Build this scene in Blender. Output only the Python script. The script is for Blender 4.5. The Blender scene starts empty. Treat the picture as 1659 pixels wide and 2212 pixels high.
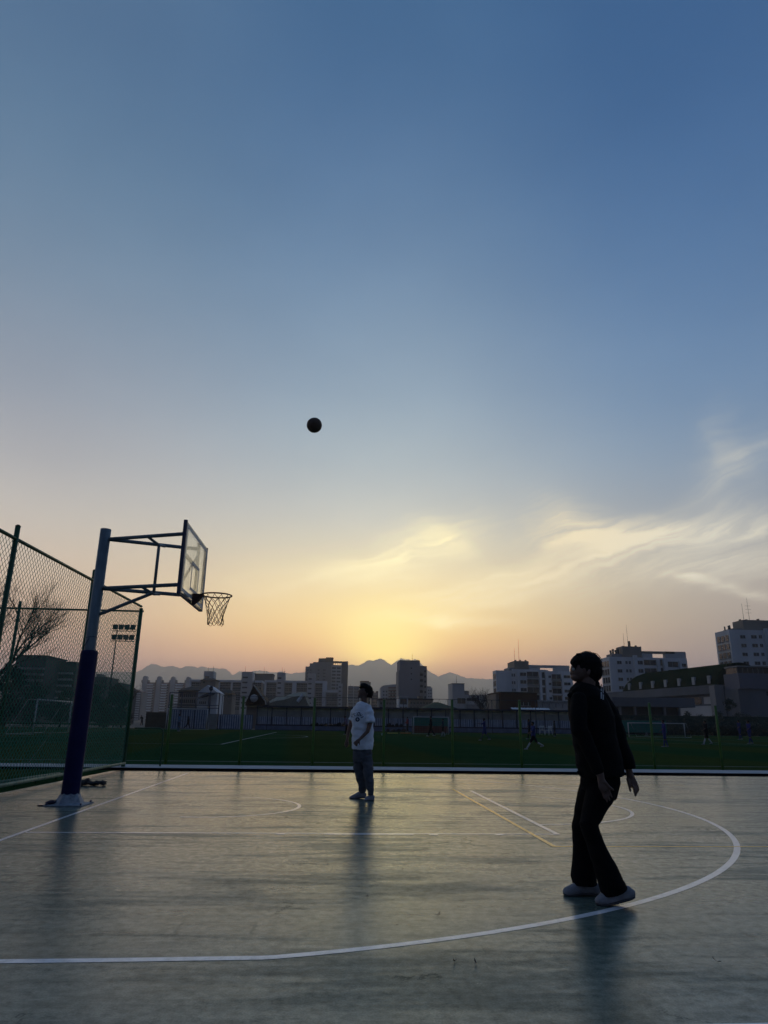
import bpy, bmesh, math, random
import numpy as np
from mathutils import Vector, Matrix, noise
random.seed(7)
R = math.radians
scene = bpy.context.scene
COL = scene.collection

# ------------------------------------------------------------------ camera
# world axes follow the court: +X along the court, +Y towards the far pitch
F_PX, PITCH, ROLL, YAW, CAM_H = 1494.0, .2947, .01396, .06717, 1.2   # focal length in units of a 1659 px wide frame
cp, sp, cr, sr, ct, st = math.cos(PITCH), math.sin(PITCH), math.cos(ROLL), math.sin(ROLL), math.cos(YAW), math.sin(YAW)
def _rot(v): return Vector((ct*v[0]+st*v[1], -st*v[0]+ct*v[1], v[2]))
AX = _rot((cr, -sr*sp, sr*cp)); AY = _rot((-sr, -cr*sp, cr*cp)); AF = _rot((0, cp, sp))
CAM = Vector((0, 0, CAM_H))
cam = bpy.data.objects.new('camera', bpy.data.cameras.new('camera'))
COL.objects.link(cam)
cam.matrix_world = Matrix(((AX.x, AY.x, -AF.x, 0), (AX.y, AY.y, -AF.y, 0), (AX.z, AY.z, -AF.z, CAM_H), (0, 0, 0, 1)))
cam.data.sensor_fit = 'HORIZONTAL'; cam.data.sensor_width = 36
cam.data.lens = F_PX/1659*36
cam.data.clip_start = .05; cam.data.clip_end = 30000
scene.camera = cam
# survey helpers: a sighting (u, v) in the 1659 x 2212 frame, met with the ground or with a vertical plane at distance Y
def _d(u, v): return AX*((u-829.5)/F_PX) + AY*((1106-v)/F_PX) + AF
def G(u, v, z=0.0):
    q = _d(u, v); return CAM + q*((z-CAM_H)/q.z)
def P(u, v, Y):
    q = _d(u, v); return CAM + q*(Y/q.y)

# ------------------------------------------------------------------ colour / exposure
scene.view_settings.view_transform = 'Standard'; scene.view_settings.look = 'None'
scene.view_settings.exposure = 0; scene.view_settings.gamma = 1
scene.render.engine = 'CYCLES'
scene.cycles.use_denoising = True
scene.cycles.max_bounces = 8; scene.cycles.transparent_max_bounces = 24
scene.cycles.volume_bounces = 1
def lin(c):
    return tuple(((x/255)/12.92 if x/255 <= .04045 else ((x/255+.055)/1.055)**2.4) for x in c)

class NT:
    """tiny node-expression helper"""
    def __init__(s, tree): s.t = tree; s.n = tree.nodes; s.l = tree.links
    def new(s, typ, **k):
        n = s.n.new(typ)
        for a, b in k.items(): setattr(n, a, b)
        return n
    def put(s, sock, v):
        if isinstance(v, bpy.types.NodeSocket): s.l.new(v, sock)
        elif v is not None: sock.default_value = v
    def m(s, op, a, b=None, c=None, clamp=False):
        n = s.new('ShaderNodeMath', operation=op, use_clamp=clamp)
        for i, v in enumerate((a, b, c)):
            if v is not None: s.put(n.inputs[i], v)
        return n.outputs[0]
    def dot(s, a, b):
        n = s.new('ShaderNodeVectorMath', operation='DOT_PRODUCT'); s.put(n.inputs[0], a); s.put(n.inputs[1], b)
        return n.outputs['Value']
    def ramp(s, f, stops, interp='LINEAR'):
        n = s.new('ShaderNodeValToRGB'); cr_ = n.color_ramp; cr_.interpolation = interp
        while len(cr_.elements) < len(stops): cr_.elements.new(.5)
        for e, (p, c) in zip(cr_.elements, stops):
            e.position = p; e.color = (*c, 1) if len(c) == 3 else c
        s.put(n.inputs[0], f); return n.outputs[0]
    def mix(s, f, a, b, blend='MIX'):
        n = s.new('ShaderNodeMix', data_type='RGBA', blend_type=blend)
        s.put(n.inputs[0], f)
        for i, v in ((6, a), (7, b)):
            if not isinstance(v, bpy.types.NodeSocket): v = (*v[:3], 1)
            s.put(n.inputs[i], v)
        return n.outputs[2]
    def noise(s, vec, scale, detail=3, rough=.5, dist=0, out=0):
        n = s.new('ShaderNodeTexNoise'); s.put(n.inputs['Vector'], vec)
        n.inputs['Scale'].default_value = scale; n.inputs['Detail'].default_value = detail
        n.inputs['Roughness'].default_value = rough; n.inputs['Distortion'].default_value = dist
        return n.outputs[out]
    def comb(s, x, y, z=0.0):
        n = s.new('ShaderNodeCombineXYZ'); s.put(n.inputs[0], x); s.put(n.inputs[1], y); s.put(n.inputs[2], z)
        return n.outputs[0]
    def rng(s, v, a, b, c=0., d=1., smooth=False):
        n = s.new('ShaderNodeMapRange', interpolation_type='SMOOTHSTEP' if smooth else 'LINEAR')
        s.put(n.inputs[0], v)
        for i, q in zip((1, 2, 3, 4), (a, b, c, d)): n.inputs[i].default_value = q
        return n.outputs[0]

# ------------------------------------------------------------------ sky (evening, sun just above the ridge)
SUN_AZ, SUN_EL = .2, 4.8            # degrees, azimuth measured from the camera's heading
world = bpy.data.worlds.new('World'); scene.world = world; world.use_nodes = True
t = NT(world.node_tree); t.n.clear()
tc = t.new('ShaderNodeTexCoord').outputs['Generated']
Fh = Vector((AF.x, AF.y, 0)).normalized(); Rh = Vector((Fh.y, -Fh.x, 0))
zz = t.dot(tc, (0, 0, 1))
el0 = t.m('MULTIPLY', t.m('ARCSINE', t.m('MINIMUM', t.m('MAXIMUM', zz, -1), 1)), 57.29578)
az0 = t.m('MULTIPLY', t.m('ARCTAN2', t.dot(tc, tuple(Rh)), t.dot(tc, tuple(Fh))), 57.29578)
def azel(u, v):
    q = _d(u, v).normalized(); return math.degrees(math.atan2(q.dot(Rh), q.dot(Fh))), math.degrees(math.asin(q.z))
def col_ramp(u, samples):
    pts = sorted((max(0, azel(u, v)[1])/90, lin(c)) for v, c in samples)
    return t.ramp(t.m('DIVIDE', el0, 90), pts, 'EASE' if False else 'B_SPLINE')
LEFT = [(0, (89, 111, 139)), (300, (101, 124, 148)), (600, (120, 137, 155)), (850, (147, 152, 161)), (1000, (168, 166, 166)),
        (1120, (185, 178, 168)), (1230, (195, 176, 156)), (1320, (187, 161, 142)), (1400, (167, 144, 131)), (1470, (147, 127, 121)), (1560, (125, 112, 112))]
MID = [(0, (81, 105, 137)), (300, (93, 116, 147)), (600, (117, 138, 162)), (850, (146, 161, 174)), (1000, (169, 178, 181)),
       (1120, (194, 192, 182)), (1200, (217, 205, 174)), (1270, (235, 211, 161)), (1340, (244, 210, 142)), (1390, (237, 189, 126)), (1430, (208, 162, 125)), (1480, (163, 131, 115)), (1560, (129, 110, 108))]
RIGHT = [(0, (73, 97, 133)), (300, (80, 105, 142)), (600, (96, 121, 155)), (850, (113, 135, 162)), (1000, (129, 144, 161)),
         (1120, (147, 151, 156)), (1230, (168, 160, 150)), (1320, (161, 148, 137)), (1400, (146, 134, 127)), (1470, (136, 124, 120)), (1560, (120, 110, 112))]
cL, cM, cR = col_ramp(120, LEFT), col_ramp(830, MID), col_ramp(1540, RIGHT)
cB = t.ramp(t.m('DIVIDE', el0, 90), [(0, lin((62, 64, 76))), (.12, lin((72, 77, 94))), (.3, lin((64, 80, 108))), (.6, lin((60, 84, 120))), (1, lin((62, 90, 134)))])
side = t.mix(t.rng(az0, -22, 22, 0, 1, True), cL, cR)
wM = t.m('EXPONENT', t.m('MULTIPLY', t.m('POWER', t.m('DIVIDE', t.m('ABSOLUTE', az0), 17), 2), -1))
sky = t.mix(wM, side, cM)
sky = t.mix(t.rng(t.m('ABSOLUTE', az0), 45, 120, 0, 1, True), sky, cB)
# domain warp for the wisps
vec = t.comb(t.m('MULTIPLY', az0, .05), t.m('MULTIPLY', el0, .09))
nv = t.new('ShaderNodeSeparateColor'); t.put(nv.inputs[0], t.noise(vec, 2.4, 5, .55, 0, 1))
wx = t.m('MULTIPLY', t.m('SUBTRACT', nv.outputs[0], .5), 7.5)
wy = t.m('MULTIPLY', t.m('SUBTRACT', nv.outputs[1], .5), 3.4)
az1, el1 = t.m('ADD', az0, wx), t.m('ADD', el0, wy)
fib = t.noise(t.comb(t.m('MULTIPLY', t.m('ADD', az1, t.m('MULTIPLY', el1, .8)), .06), t.m('MULTIPLY', t.m('SUBTRACT', el1, t.m('MULTIPLY', az1, .26)), .72)), 1.7, 9, .62, .12)
fibm = t.rng(fib, .30, .70, .40, 1.10, True)
def blob(u, v, sx, sy, ang, w):
    a, e = azel(u, v); c, s_ = math.cos(R(ang)), math.sin(R(ang))
    dx = t.m('SUBTRACT', az1, a); dy = t.m('SUBTRACT', el1, e)
    p = t.m('DIVIDE', t.m('ADD', t.m('MULTIPLY', dx, c), t.m('MULTIPLY', dy, s_)), sx)
    q = t.m('DIVIDE', t.m('SUBTRACT', t.m('MULTIPLY', dy, c), t.m('MULTIPLY', dx, s_)), sy)
    r2 = t.m('ADD', t.m('MULTIPLY', p, p), t.m('MULTIPLY', q, q))
    return t.m('MULTIPLY', t.m('EXPONENT', t.m('MULTIPLY', r2, -1)), w)
acc = None
for b in [(880, 1195, 6.0, 1.5, 16, .95), (960, 1170, 2.6, .9, -25, .5), (1340, 1158, 5.5, 1.3, 4, .8), (1560, 1148, 8, 1.0, 3, .75), (1170, 1232, 8.5, 1.3, 14, .62), (1260, 1150, 3.0, 1.1, -20, .45),
          (1560, 1225, 9, 1.4, 0, .55), (1478, 1258, 1.8, .32, -8, .6), (1585, 1025, 4.2, 1.5, 30, .30), (1590, 960, 1.3, 2.6, 20, .2), (1230, 1120, 3, 1.6, -30, .32),
          (950, 1338, 4.6, .45, -3, .55), (1610, 1285, 4, .4, -14, .4), (1060, 1290, 9, 1.6, 8, .25), (500, 1262, 5, .8, 5, .2), (800, 1250, 7, 1.6, 0, .3)]:
    v = blob(*b); acc = v if acc is None else t.m('ADD', acc, v)
cf = t.m('MULTIPLY', acc, fibm, clamp=True)
ccol = t.ramp(t.rng(t.m('ABSOLUTE', az0), 4, 26), [(0, lin((255, 240, 188))), (.45, lin((240, 222, 182))), (1, lin((222, 213, 190)))])
sky = t.mix(cf, sky, ccol)
# faint large-scale unevenness
big = t.noise(t.comb(t.m('MULTIPLY', az0, .03), t.m('MULTIPLY', el0, .05)), 2.2, 4, .5)
sky = t.mix(1.0, sky, t.ramp(big, [(.3, (.96, .96, .965)), (.7, (1.03, 1.03, 1.025))]), 'MULTIPLY')
# sun glow behind thin cloud
def glow(az, el, sx, sy):
    a = t.m('DIVIDE', t.m('SUBTRACT', az0, az), sx); b = t.m('DIVIDE', t.m('SUBTRACT', el0, el), sy)
    return t.m('EXPONENT', t.m('MULTIPLY', t.m('ADD', t.m('MULTIPLY', a, a), t.m('MULTIPLY', b, b)), -1))
sky = t.mix(t.m('MULTIPLY', glow(0.2, 7.2, 4.2, 2.6), .7), sky, lin((255, 236, 158)))
sky = t.mix(t.m('MULTIPLY', glow(0.2, 5.7, 3.0, 1.5), .85), sky, lin((255, 226, 140)))
# the haze below takes its share of this light on the way in, so the sky beyond it is brighter by that much
HAZE_D, HAZE_TOP = 2.3e-4, 700
path = t.m('MINIMUM', t.m('DIVIDE', HAZE_TOP, t.m('MAXIMUM', zz, .02)), 8900)
TT = t.m('EXPONENT', t.m('MULTIPLY', path, -HAZE_D))
def vop(op, a, b=None, sc=None):
    n = t.new('ShaderNodeVectorMath', operation=op); t.put(n.inputs[0], a)
    if b is not None: t.put(n.inputs[1], b)
    if sc is not None: t.put(n.inputs['Scale'], sc)
    return n.outputs[0]
insc = t.mix(t.rng(t.m('ABSOLUTE', az0), 8, 50), (.30, .245, .20), (.22, .205, .205))
front = vop('MAXIMUM', vop('SCALE', vop('SUBTRACT', sky, vop('SCALE', insc, sc=t.m('MULTIPLY', t.m('SUBTRACT', 1, TT), .8))), sc=t.m('DIVIDE', 1, TT)), (0, 0, 0))
sky = t.mix(t.rng(t.m('ABSOLUTE', az0), 60, 110), front, sky)
ny = t.new('ShaderNodeTexSky', sky_type='NISHITA'); ny.sun_disc = False
ny.sun_elevation = R(SUN_EL); ny.sun_rotation = YAW; ny.air_density = 1.4; ny.dust_density = 3
sc_ = t.new('ShaderNodeVectorMath', operation='SCALE'); t.put(sc_.inputs[0], ny.outputs[0]); sc_.inputs['Scale'].default_value = .0015
bg_in = t.mix(1.0, sky, sc_.outputs[0], 'ADD')
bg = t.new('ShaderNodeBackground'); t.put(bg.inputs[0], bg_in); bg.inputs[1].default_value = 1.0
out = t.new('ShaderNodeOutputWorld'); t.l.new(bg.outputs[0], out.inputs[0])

sun = bpy.data.objects.new('sun', bpy.data.lights.new('sun', 'SUN')); COL.objects.link(sun)
sun.data.energy = .02; sun.data.angle = R(12); sun.data.color = (1, .72, .45)
sdir = (Fh*math.cos(R(SUN_EL)) + Vector((0, 0, math.sin(R(SUN_EL)))))
sun.rotation_euler = sdir.to_track_quat('Z', 'Y').to_euler()

# ------------------------------------------------------------------ materials
MATS = {}
def mat(name, col, rough=.7, metal=0, spec=.5, var=0.0, vscale=3.0, bump=0.0, bscale=30., col2=None, detail=4, stretch=(1, 1, 1)):
    if name in MATS: return MATS[name]
    m = bpy.data.materials.new(name); m.use_nodes = True; q = NT(m.node_tree)
    b = q.n['Principled BSDF']
    b.inputs['Roughness'].default_value = rough; b.inputs['Metallic'].default_value = metal
    b.inputs['Specular IOR Level'].default_value = spec
    co = q.new('ShaderNodeTexCoord').outputs['Object']
    if stretch != (1, 1, 1):
        mp = q.new('ShaderNodeMapping'); q.put(mp.inputs[0], co); mp.inputs['Scale'].default_value = stretch; co = mp.outputs[0]
    if var or col2:
        c2 = col2 or tuple(x*(1-var) for x in col)
        f = q.noise(co, vscale, detail, .6)
        q.put(b.inputs['Base Color'], q.ramp(f, [(.35, c2), (.65, col)]))
    else: b.inputs['Base Color'].default_value = (*col, 1)
    if bump:
        bp = q.new('ShaderNodeBump'); bp.inputs['Strength'].default_value = bump; bp.inputs['Distance'].default_value = .01
        q.put(bp.inputs['Height'], q.noise(co, bscale, 5, .6)); q.l.new(bp.outputs[0], b.inputs['Normal'])
    MATS[name] = m; return m

# ------------------------------------------------------------------ object helpers
def tag(o, label=None, cat=None, group=None, kind=None):
    if label: o['label'] = label
    if cat: o['category'] = cat
    if group: o['group'] = group
    if kind: o['kind'] = kind
    return o
def empty(name, loc=(0, 0, 0), rz=0.0, label=None, cat=None, group=None):
    o = bpy.data.objects.new(name, None); COL.objects.link(o); o.location = loc; o.rotation_euler = (0, 0, rz)
    o.empty_display_size = .1
    return tag(o, label, cat, group)
class MB:
    """collects shapes and links them as one mesh object; slots by material"""
    def __init__(s): s.v = []; s.f = []; s.mi = []; s.mats = []; s.smooth = []
    def _m(s, m):
        if m not in s.mats: s.mats.append(m)
        return s.mats.index(m)
    def add(s, vs, fs, m, smooth=False):
        k = len(s.v); s.v += [tuple(v) for v in vs]; i = s._m(m)
        for f in fs: s.f.append([k+j for j in f]); s.mi.append(i); s.smooth.append(smooth)
    def box(s, a, b, m, rz=0.0, c=None):
        x0, y0, z0 = (min(a[i], b[i]) for i in range(3)); x1, y1, z1 = (max(a[i], b[i]) for i in range(3))
        vs = [(x0, y0, z0), (x1, y0, z0), (x1, y1, z0), (x0, y1, z0), (x0, y0, z1), (x1, y0, z1), (x1, y1, z1), (x0, y1, z1)]
        if rz:
            c = c or ((x0+x1)/2, (y0+y1)/2); co, si = math.cos(rz), math.sin(rz)
            vs = [(c[0]+(x-c[0])*co-(y-c[1])*si, c[1]+(x-c[0])*si+(y-c[1])*co, z) for x, y, z in vs]
        s.add(vs, [(0, 3, 2, 1), (4, 5, 6, 7), (0, 1, 5, 4), (1, 2, 6, 5), (2, 3, 7, 6), (3, 0, 4, 7)], m); return s
    def tube(s, pts, r, m, n=8, cap=True, close=False):
        pts = [Vector(p) for p in pts]; rs = r if isinstance(r, (list, tuple)) else [r]*len(pts)
        vs = []; N = len(pts); up = None
        for i, p in enumerate(pts):
            if close: d = pts[(i+1) % N]-pts[i-1]
            else: d = pts[min(i+1, N-1)]-pts[max(i-1, 0)]
            d = d.normalized() if d.length > 1e-9 else Vector((0, 0, 1))
            if up is None: up = Vector((0, 0, 1)) if abs(d.z) < .9 else Vector((1, 0, 0))
            x = d.cross(up)
            if x.length < 1e-4: x = d.cross(Vector((0, 1, 0)))
            x.normalize(); y = x.cross(d); up = y
            for k in range(n):
                a = 2*math.pi*k/n; vs.append(p+(x*math.cos(a)+y*math.sin(a))*rs[i])
        fs = []
        for i in range(N if close else N-1):
            j = (i+1) % N
            for k in range(n): fs.append((i*n+k, i*n+(k+1) % n, j*n+(k+1) % n, j*n+k))
        if cap and not close: fs += [tuple(range(n))[::-1], tuple((N-1)*n+k for k in range(n))]
        s.add(vs, fs, m, n > 5); return s
    def build(s, name, parent=None, **k):
        me = bpy.data.meshes.new(name); me.from_pydata(s.v, [], s.f)
        for m in s.mats: me.materials.append(m)
        me.polygons.foreach_set('material_index', s.mi); me.polygons.foreach_set('use_smooth', s.smooth); me.update()
        o = bpy.data.objects.new(name, me); COL.objects.link(o)
        if parent: o.parent = parent
        return tag(o, **k) if k else o
def ell(c, r, n=14, rot=None):
    vs, fs = [], []; c = Vector(c)
    if not isinstance(r, (tuple, list)): r = (r, r, r)
    M = Matrix.Identity(3) if rot is None else rot
    h = n//2+1
    for i in range(h+1):
        ph = math.pi*i/h
        for k in range(n):
            a = 2*math.pi*k/n
            vs.append(c+M@Vector((r[0]*math.sin(ph)*math.cos(a), r[1]*math.sin(ph)*math.sin(a), r[2]*math.cos(ph))))
    for i in range(h):
        for k in range(n):
            q = (i*n+k, (i+1)*n+k, (i+1)*n+(k+1) % n, i*n+(k+1) % n); fs.append(q)
    return vs, fs
def loft(rings, n=16, ref=(0, 1, 0)):
    """rings: (centre, half width, half depth); cross-section normal follows the path, depth axis near ref"""
    C_ = [Vector(r[0]) for r in rings]; vs = []; N = len(rings)
    for i, (c, a, b) in enumerate(rings):
        d = (C_[min(i+1, N-1)]-C_[max(i-1, 0)]).normalized(); y = Vector(ref); y = (y-d*y.dot(d)).normalized(); x = y.cross(d)
        for k in range(n):
            t_ = 2*math.pi*k/n; vs.append(C_[i]+x*a*math.cos(t_)+y*b*math.sin(t_))
    fs = [(i*n+k, i*n+(k+1) % n, (i+1)*n+(k+1) % n, (i+1)*n+k) for i in range(N-1) for k in range(n)]
    fs += [tuple(range(n))[::-1], tuple((N-1)*n+k for k in range(n))]
    return vs, fs
def capsule(p0, r0, p1, r1, n=12):
    p0, p1 = Vector(p0), Vector(p1); d = (p1-p0); L = d.length; d = d.normalized()
    rg = []
    for a in (-80, -50, -20): rg.append((p0+d*r0*math.sin(R(a)), r0*math.cos(R(a)), r0*math.cos(R(a))))
    for k in range(1, 4): rg.append((p0.lerp(p1, k/4), r0+(r1-r0)*k/4, r0+(r1-r0)*k/4))
    for a in (20, 50, 80): rg.append((p1+d*r1*math.sin(R(a)), r1*math.cos(R(a)), r1*math.cos(R(a))))
    ref = (0, 1, 0) if abs(d.y) < .8 else (1, 0, 0)
    return loft(rg, n, ref)
SC2 = bpy.data.scenes.new('workbench'); TMP = {}
def fuse(name, shapes, voxel, m, parent, wrinkle=0.0, wscale=9.0, smooth=2, cut=None, label=None):
    """fuse overlapping closed shapes into one continuous skin"""
    me = bpy.data.meshes.new(name); V = []; Fc = []
    for vs, fs in shapes:
        k = len(V); V += [tuple(v) for v in vs]; Fc += [[k+j for j in f] for f in fs]
    me.from_pydata(V, [], Fc); me.update()
    bm = bmesh.new(); bm.from_mesh(me); bmesh.ops.recalc_face_normals(bm, faces=bm.faces); bm.to_mesh(me); bm.free()
    tmp = TMP.get('o')
    if tmp is None:
        tmp = bpy.data.objects.new('tmp', me); SC2.collection.objects.link(tmp); TMP['o'] = tmp
        tmp.modifiers.new('r', 'REMESH').mode = 'VOXEL'; tmp.modifiers.new('s', 'SMOOTH').factor = .5
    tmp.data = me; tmp.modifiers['r'].voxel_size = voxel; tmp.modifiers['s'].iterations = smooth
    SC2.view_layers[0].update(); dg = SC2.view_layers[0].depsgraph
    nm = bpy.data.meshes.new_from_object(tmp.evaluated_get(dg)); nm.name = name
    if wrinkle:
        n_ = len(nm.vertices); co_ = np.empty(n_*3, 'f'); no_ = np.empty(n_*3, 'f')
        nm.vertices.foreach_get('co', co_); nm.vertex_normals.foreach_get('vector', no_)
        co_ = co_.reshape(-1, 3); no_ = no_.reshape(-1, 3); w_ = np.empty(n_, 'f')
        for i, p in enumerate(co_.tolist()):
            w_[i] = noise.noise((p[0]*wscale, p[1]*wscale, p[2]*wscale*1.7))+.5*noise.noise((p[0]*wscale*2.3+7, p[1]*wscale*2.3, p[2]*wscale*3))
        nm.vertices.foreach_set('co', (co_+no_*(w_*wrinkle)[:, None]).ravel())
    nm.materials.clear(); nm.materials.append(m)
    nm.polygons.foreach_set('use_smooth', [True]*len(nm.polygons)); nm.update()
    o = bpy.data.objects.new(name, nm); COL.objects.link(o)
    if parent: o.parent = parent
    if label: o['label'] = label
    return o

# ================================================================== SETTING
earth = mat('earth', (.09, .085, .075), .9, var=.4, vscale=.08)
mb = MB(); mb.add([(-9000, -600, -.03), (9000, -600, -.03), (9000, 9000, -.03), (-9000, 9000, -.03)], [(0, 1, 2, 3)], earth)
mb.build('ground', kind='structure')

# court slab: worn green acrylic, damp sheen
cm = bpy.data.materials.new('court_acrylic'); cm.use_nodes = True; q = NT(cm.node_tree); b = q.n['Principled BSDF']
co = q.new('ShaderNodeTexCoord').outputs['Object']
mp = q.new('ShaderNodeMapping'); q.put(mp.inputs[0], co); mp.inputs['Scale'].default_value = (.26, 1.3, 1); mp.inputs['Rotation'].default_value = (0, 0, R(3))
st1 = q.noise(mp.outputs[0], 1.1, 7, .62, .5)
mp2 = q.new('ShaderNodeMapping'); q.put(mp2.inputs[0], co); mp2.inputs['Scale'].default_value = (.6, 3.4, 1); mp2.inputs['Location'].default_value = (7, 3, 0)
st2 = q.noise(mp2.outputs[0], 2.2, 6, .65, .2)
n1 = q.noise(co, .9, 6, .6, .3); n2 = q.noise(co, 14, 5, .7); n3 = q.noise(co, 95, 3, .6)
base = q.ramp(n1, [(.3, (.100, .146, .124)), (.5, (.142, .190, .162)), (.72, (.185, .226, .196))])
base = q.mix(1.0, base, q.ramp(n2, [(.32, (.55, .58, .58)), (.62, (1.12, 1.10, 1.08))]), 'MULTIPLY')
base = q.mix(1.0, base, q.ramp(st2, [(.32, (.62, .66, .66)), (.55, (1.05, 1.04, 1.03))]), 'MULTIPLY')
base = q.mix(1.0, base, q.ramp(n3, [(.35, (.78, .78, .78)), (.62, (1.12, 1.12, 1.12))]), 'MULTIPLY')
# hairline cracks and one square repair patch
vo = q.new('ShaderNodeTexVoronoi', feature='DISTANCE_TO_EDGE'); wv = q.new('ShaderNodeVectorMath', operation='ADD'); q.put(wv.inputs[0], co)
wsc = q.new('ShaderNodeVectorMath', operation='SCALE'); q.put(wsc.inputs[0], q.noise(co, 2.2, 5, .65, 0, 1)); wsc.inputs['Scale'].default_value = .9; q.put(wv.inputs[1], wsc.outputs[0])
q.put(vo.inputs['Vector'], wv.outputs[0]); vo.inputs['Scale'].default_value = .42
crk = q.m('MULTIPLY', q.rng(vo.outputs['Distance'], .0, .006, 1, 0), q.rng(q.noise(co, .7, 3, .5), .5, .6, 0, .65))
pc = G(468, 2006); dpx = q.new('ShaderNodeSeparateXYZ'); q.put(dpx.inputs[0], wv.outputs[0])
wob = q.m('MULTIPLY', q.m('SUBTRACT', q.noise(co, 7, 3, .6), .5), .10)
sxy = q.new('ShaderNodeSeparateXYZ'); q.put(sxy.inputs[0], co)
ddx = q.m('SUBTRACT', q.m('ABSOLUTE', q.m('ADD', q.m('SUBTRACT', sxy.outputs[0], pc.x), wob)), .22); ddy = q.m('SUBTRACT', q.m('ABSOLUTE', q.m('ADD', q.m('SUBTRACT', sxy.outputs[1], pc.y), wob)), .14)
dbox = q.m('ABSOLUTE', q.m('MAXIMUM', ddx, ddy)); crk = q.m('MAXIMUM', crk, q.m('MULTIPLY', q.rng(dbox, .0, .014, .5, 0), q.rng(n2, .4, .6, .2, 1)))
base = q.mix(crk, base, (.018, .026, .022))
q.put(b.inputs['Base Color'], base)
# wet/dry film: streaks change gloss
wet = q.m('ADD', q.m('MULTIPLY', st1, .6), q.m('MULTIPLY', st2, .4))
blot = q.noise(co, .55, 5, .6, .4)
wet = q.m('ADD', q.m('ADD', q.m('MULTIPLY', st1, .46), q.m('MULTIPLY', st2, .36)), q.m('MULTIPLY', blot, .18))
rough = q.m('ADD', q.rng(wet, .38, .60, .25, .15), q.m('MULTIPLY', q.m('SUBTRACT', n2, .5), .16))
film = q.m('MULTIPLY', q.m('MULTIPLY', q.rng(wet, .41, .52, .55, .98, True), q.rng(n2, .32, .66, .70, 1.12)), q.m('MULTIPLY', q.rng(n3, .3, .7, .75, 1.2), q.m('SUBTRACT', 1, crk)))
bp = q.new('ShaderNodeBump'); bp.inputs['Strength'].default_value = .3; bp.inputs['Distance'].default_value = .004
hh = q.m('ADD', q.m('MULTIPLY', n3, .5), q.m('MULTIPLY', q.noise(co, 260, 2, .5), .5)); q.put(bp.inputs['Height'], hh)
dfc = q.new('ShaderNodeBsdfDiffuse'); q.put(dfc.inputs[0], base); q.l.new(bp.outputs[0], dfc.inputs['Normal'])
glc = q.new('ShaderNodeBsdfGlossy'); glc.inputs[0].default_value = (.93, .95, .92, 1); q.put(glc.inputs['Roughness'], rough); q.l.new(bp.outputs[0], glc.inputs['Normal'])
frc = q.new('ShaderNodeFresnel'); frc.inputs[0].default_value = 1.47; mxc = q.new('ShaderNodeMixShader')
q.put(mxc.inputs[0], q.m('MULTIPLY', frc.outputs[0], film)); q.l.new(dfc.outputs[0], mxc.inputs[1]); q.l.new(glc.outputs[0], mxc.inputs[2]); q.l.new(mxc.outputs[0], q.n['Material Output'].inputs[0])
# court outline: left edge leans a little
COURT_FAR = 18.0; FENCE_Y = 18.98; NET_Y = 19.8
EDGE = [(-5.2, COURT_FAR), (-5.42, 12.3), (-5.75, 2)]
mb = MB()
cv = [(-6.2, -12), (26, -12), (26, COURT_FAR), (-5.2, COURT_FAR), (-5.42, 12.3), (-5.75, 2)]
mb.add([(x, y, 0) for x, y in cv]+[(x, y, -.12) for x, y in cv], [tuple(range(6)), *[(i, i+6, (i+1) % 6+6, (i+1) % 6) for i in range(6)]], cm)
mb.build('court_floor', kind='structure')

# painted lines with wear
def paint(name, c, rough=.42):
    m = bpy.data.materials.new(name); m.use_nodes = True; q = NT(m.node_tree); b = q.n['Principled BSDF']
    co = q.new('ShaderNodeTexCoord').outputs['Object']
    w = q.noise(co, 9, 6, .7); w2 = q.noise(co, 60, 3, .6)
    wear = q.rng(q.m('ADD', w, q.m('MULTIPLY', w2, .25)), .55, .85)
    d_ = q.new('ShaderNodeBsdfDiffuse'); q.put(d_.inputs[0], q.mix(wear, c, tuple(x*.6 for x in c)))
    if rough > .5: q.l.new(d_.outputs[0], q.n['Material Output'].inputs[0]); return m
    g_ = q.new('ShaderNodeBsdfGlossy'); g_.inputs['Roughness'].default_value = rough; g_.inputs[0].default_value = (*[min(1, .75+.25*x) for x in c], 1)
    f_ = q.new('ShaderNodeFresnel'); f_.inputs[0].default_value = 1.62; x_ = q.new('ShaderNodeMixShader')
    q.put(x_.inputs[0], q.m('MULTIPLY', f_.outputs[0], q.rng(wear, 0, 1, 1, .7))); q.l.new(d_.outputs[0], x_.inputs[1]); q.l.new(g_.outputs[0], x_.inputs[2]); q.l.new(x_.outputs[0], q.n['Material Output'].inputs[0])
    return m
wp = paint('white_line_paint', (.95, .97, .99), .2); yp = paint('yellow_line_paint', (1.0, .66, .16), .2)
fp = paint('faded_line_paint', (.62, .64, .62), .2)
def strip(mb, pts, w, m, z):
    pts = [Vector((p[0], p[1])) for p in pts]; vs = []; N = len(pts)
    for i, p in enumerate(pts):
        d = (pts[min(i+1, N-1)]-pts[max(i-1, 0)]).normalized(); n_ = Vector((-d.y, d.x))*w/2
        vs += [(p.x+n_.x, p.y+n_.y, z), (p.x-n_.x, p.y-n_.y, z)]
    mb.add(vs, [(2*i, 2*i+1, 2*i+3, 2*i+2) for i in range(N-1)], m)
def arc(cx, cy, r, a0, a1, n=48): return [(cx+r*math.cos(R(a0+(a1-a0)*i/n)), cy+r*math.sin(R(a0+(a1-a0)*i/n))) for i in range(n+1)]
HY = 11.03
mb = MB(); W = .052; Z = .0015
strip(mb, [(-3.34, -6), (-3.31, COURT_FAR-.6)], W, wp, Z)                                  # baseline
strip(mb, [(-3.28, 8.45), (2.60, 8.45)], W, wp, Z+.0005)                                  # lane, near side
strip(mb, [(-1.1, 13.66), (-.1, 13.66)], W*.9, fp, Z+.0005)
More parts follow.
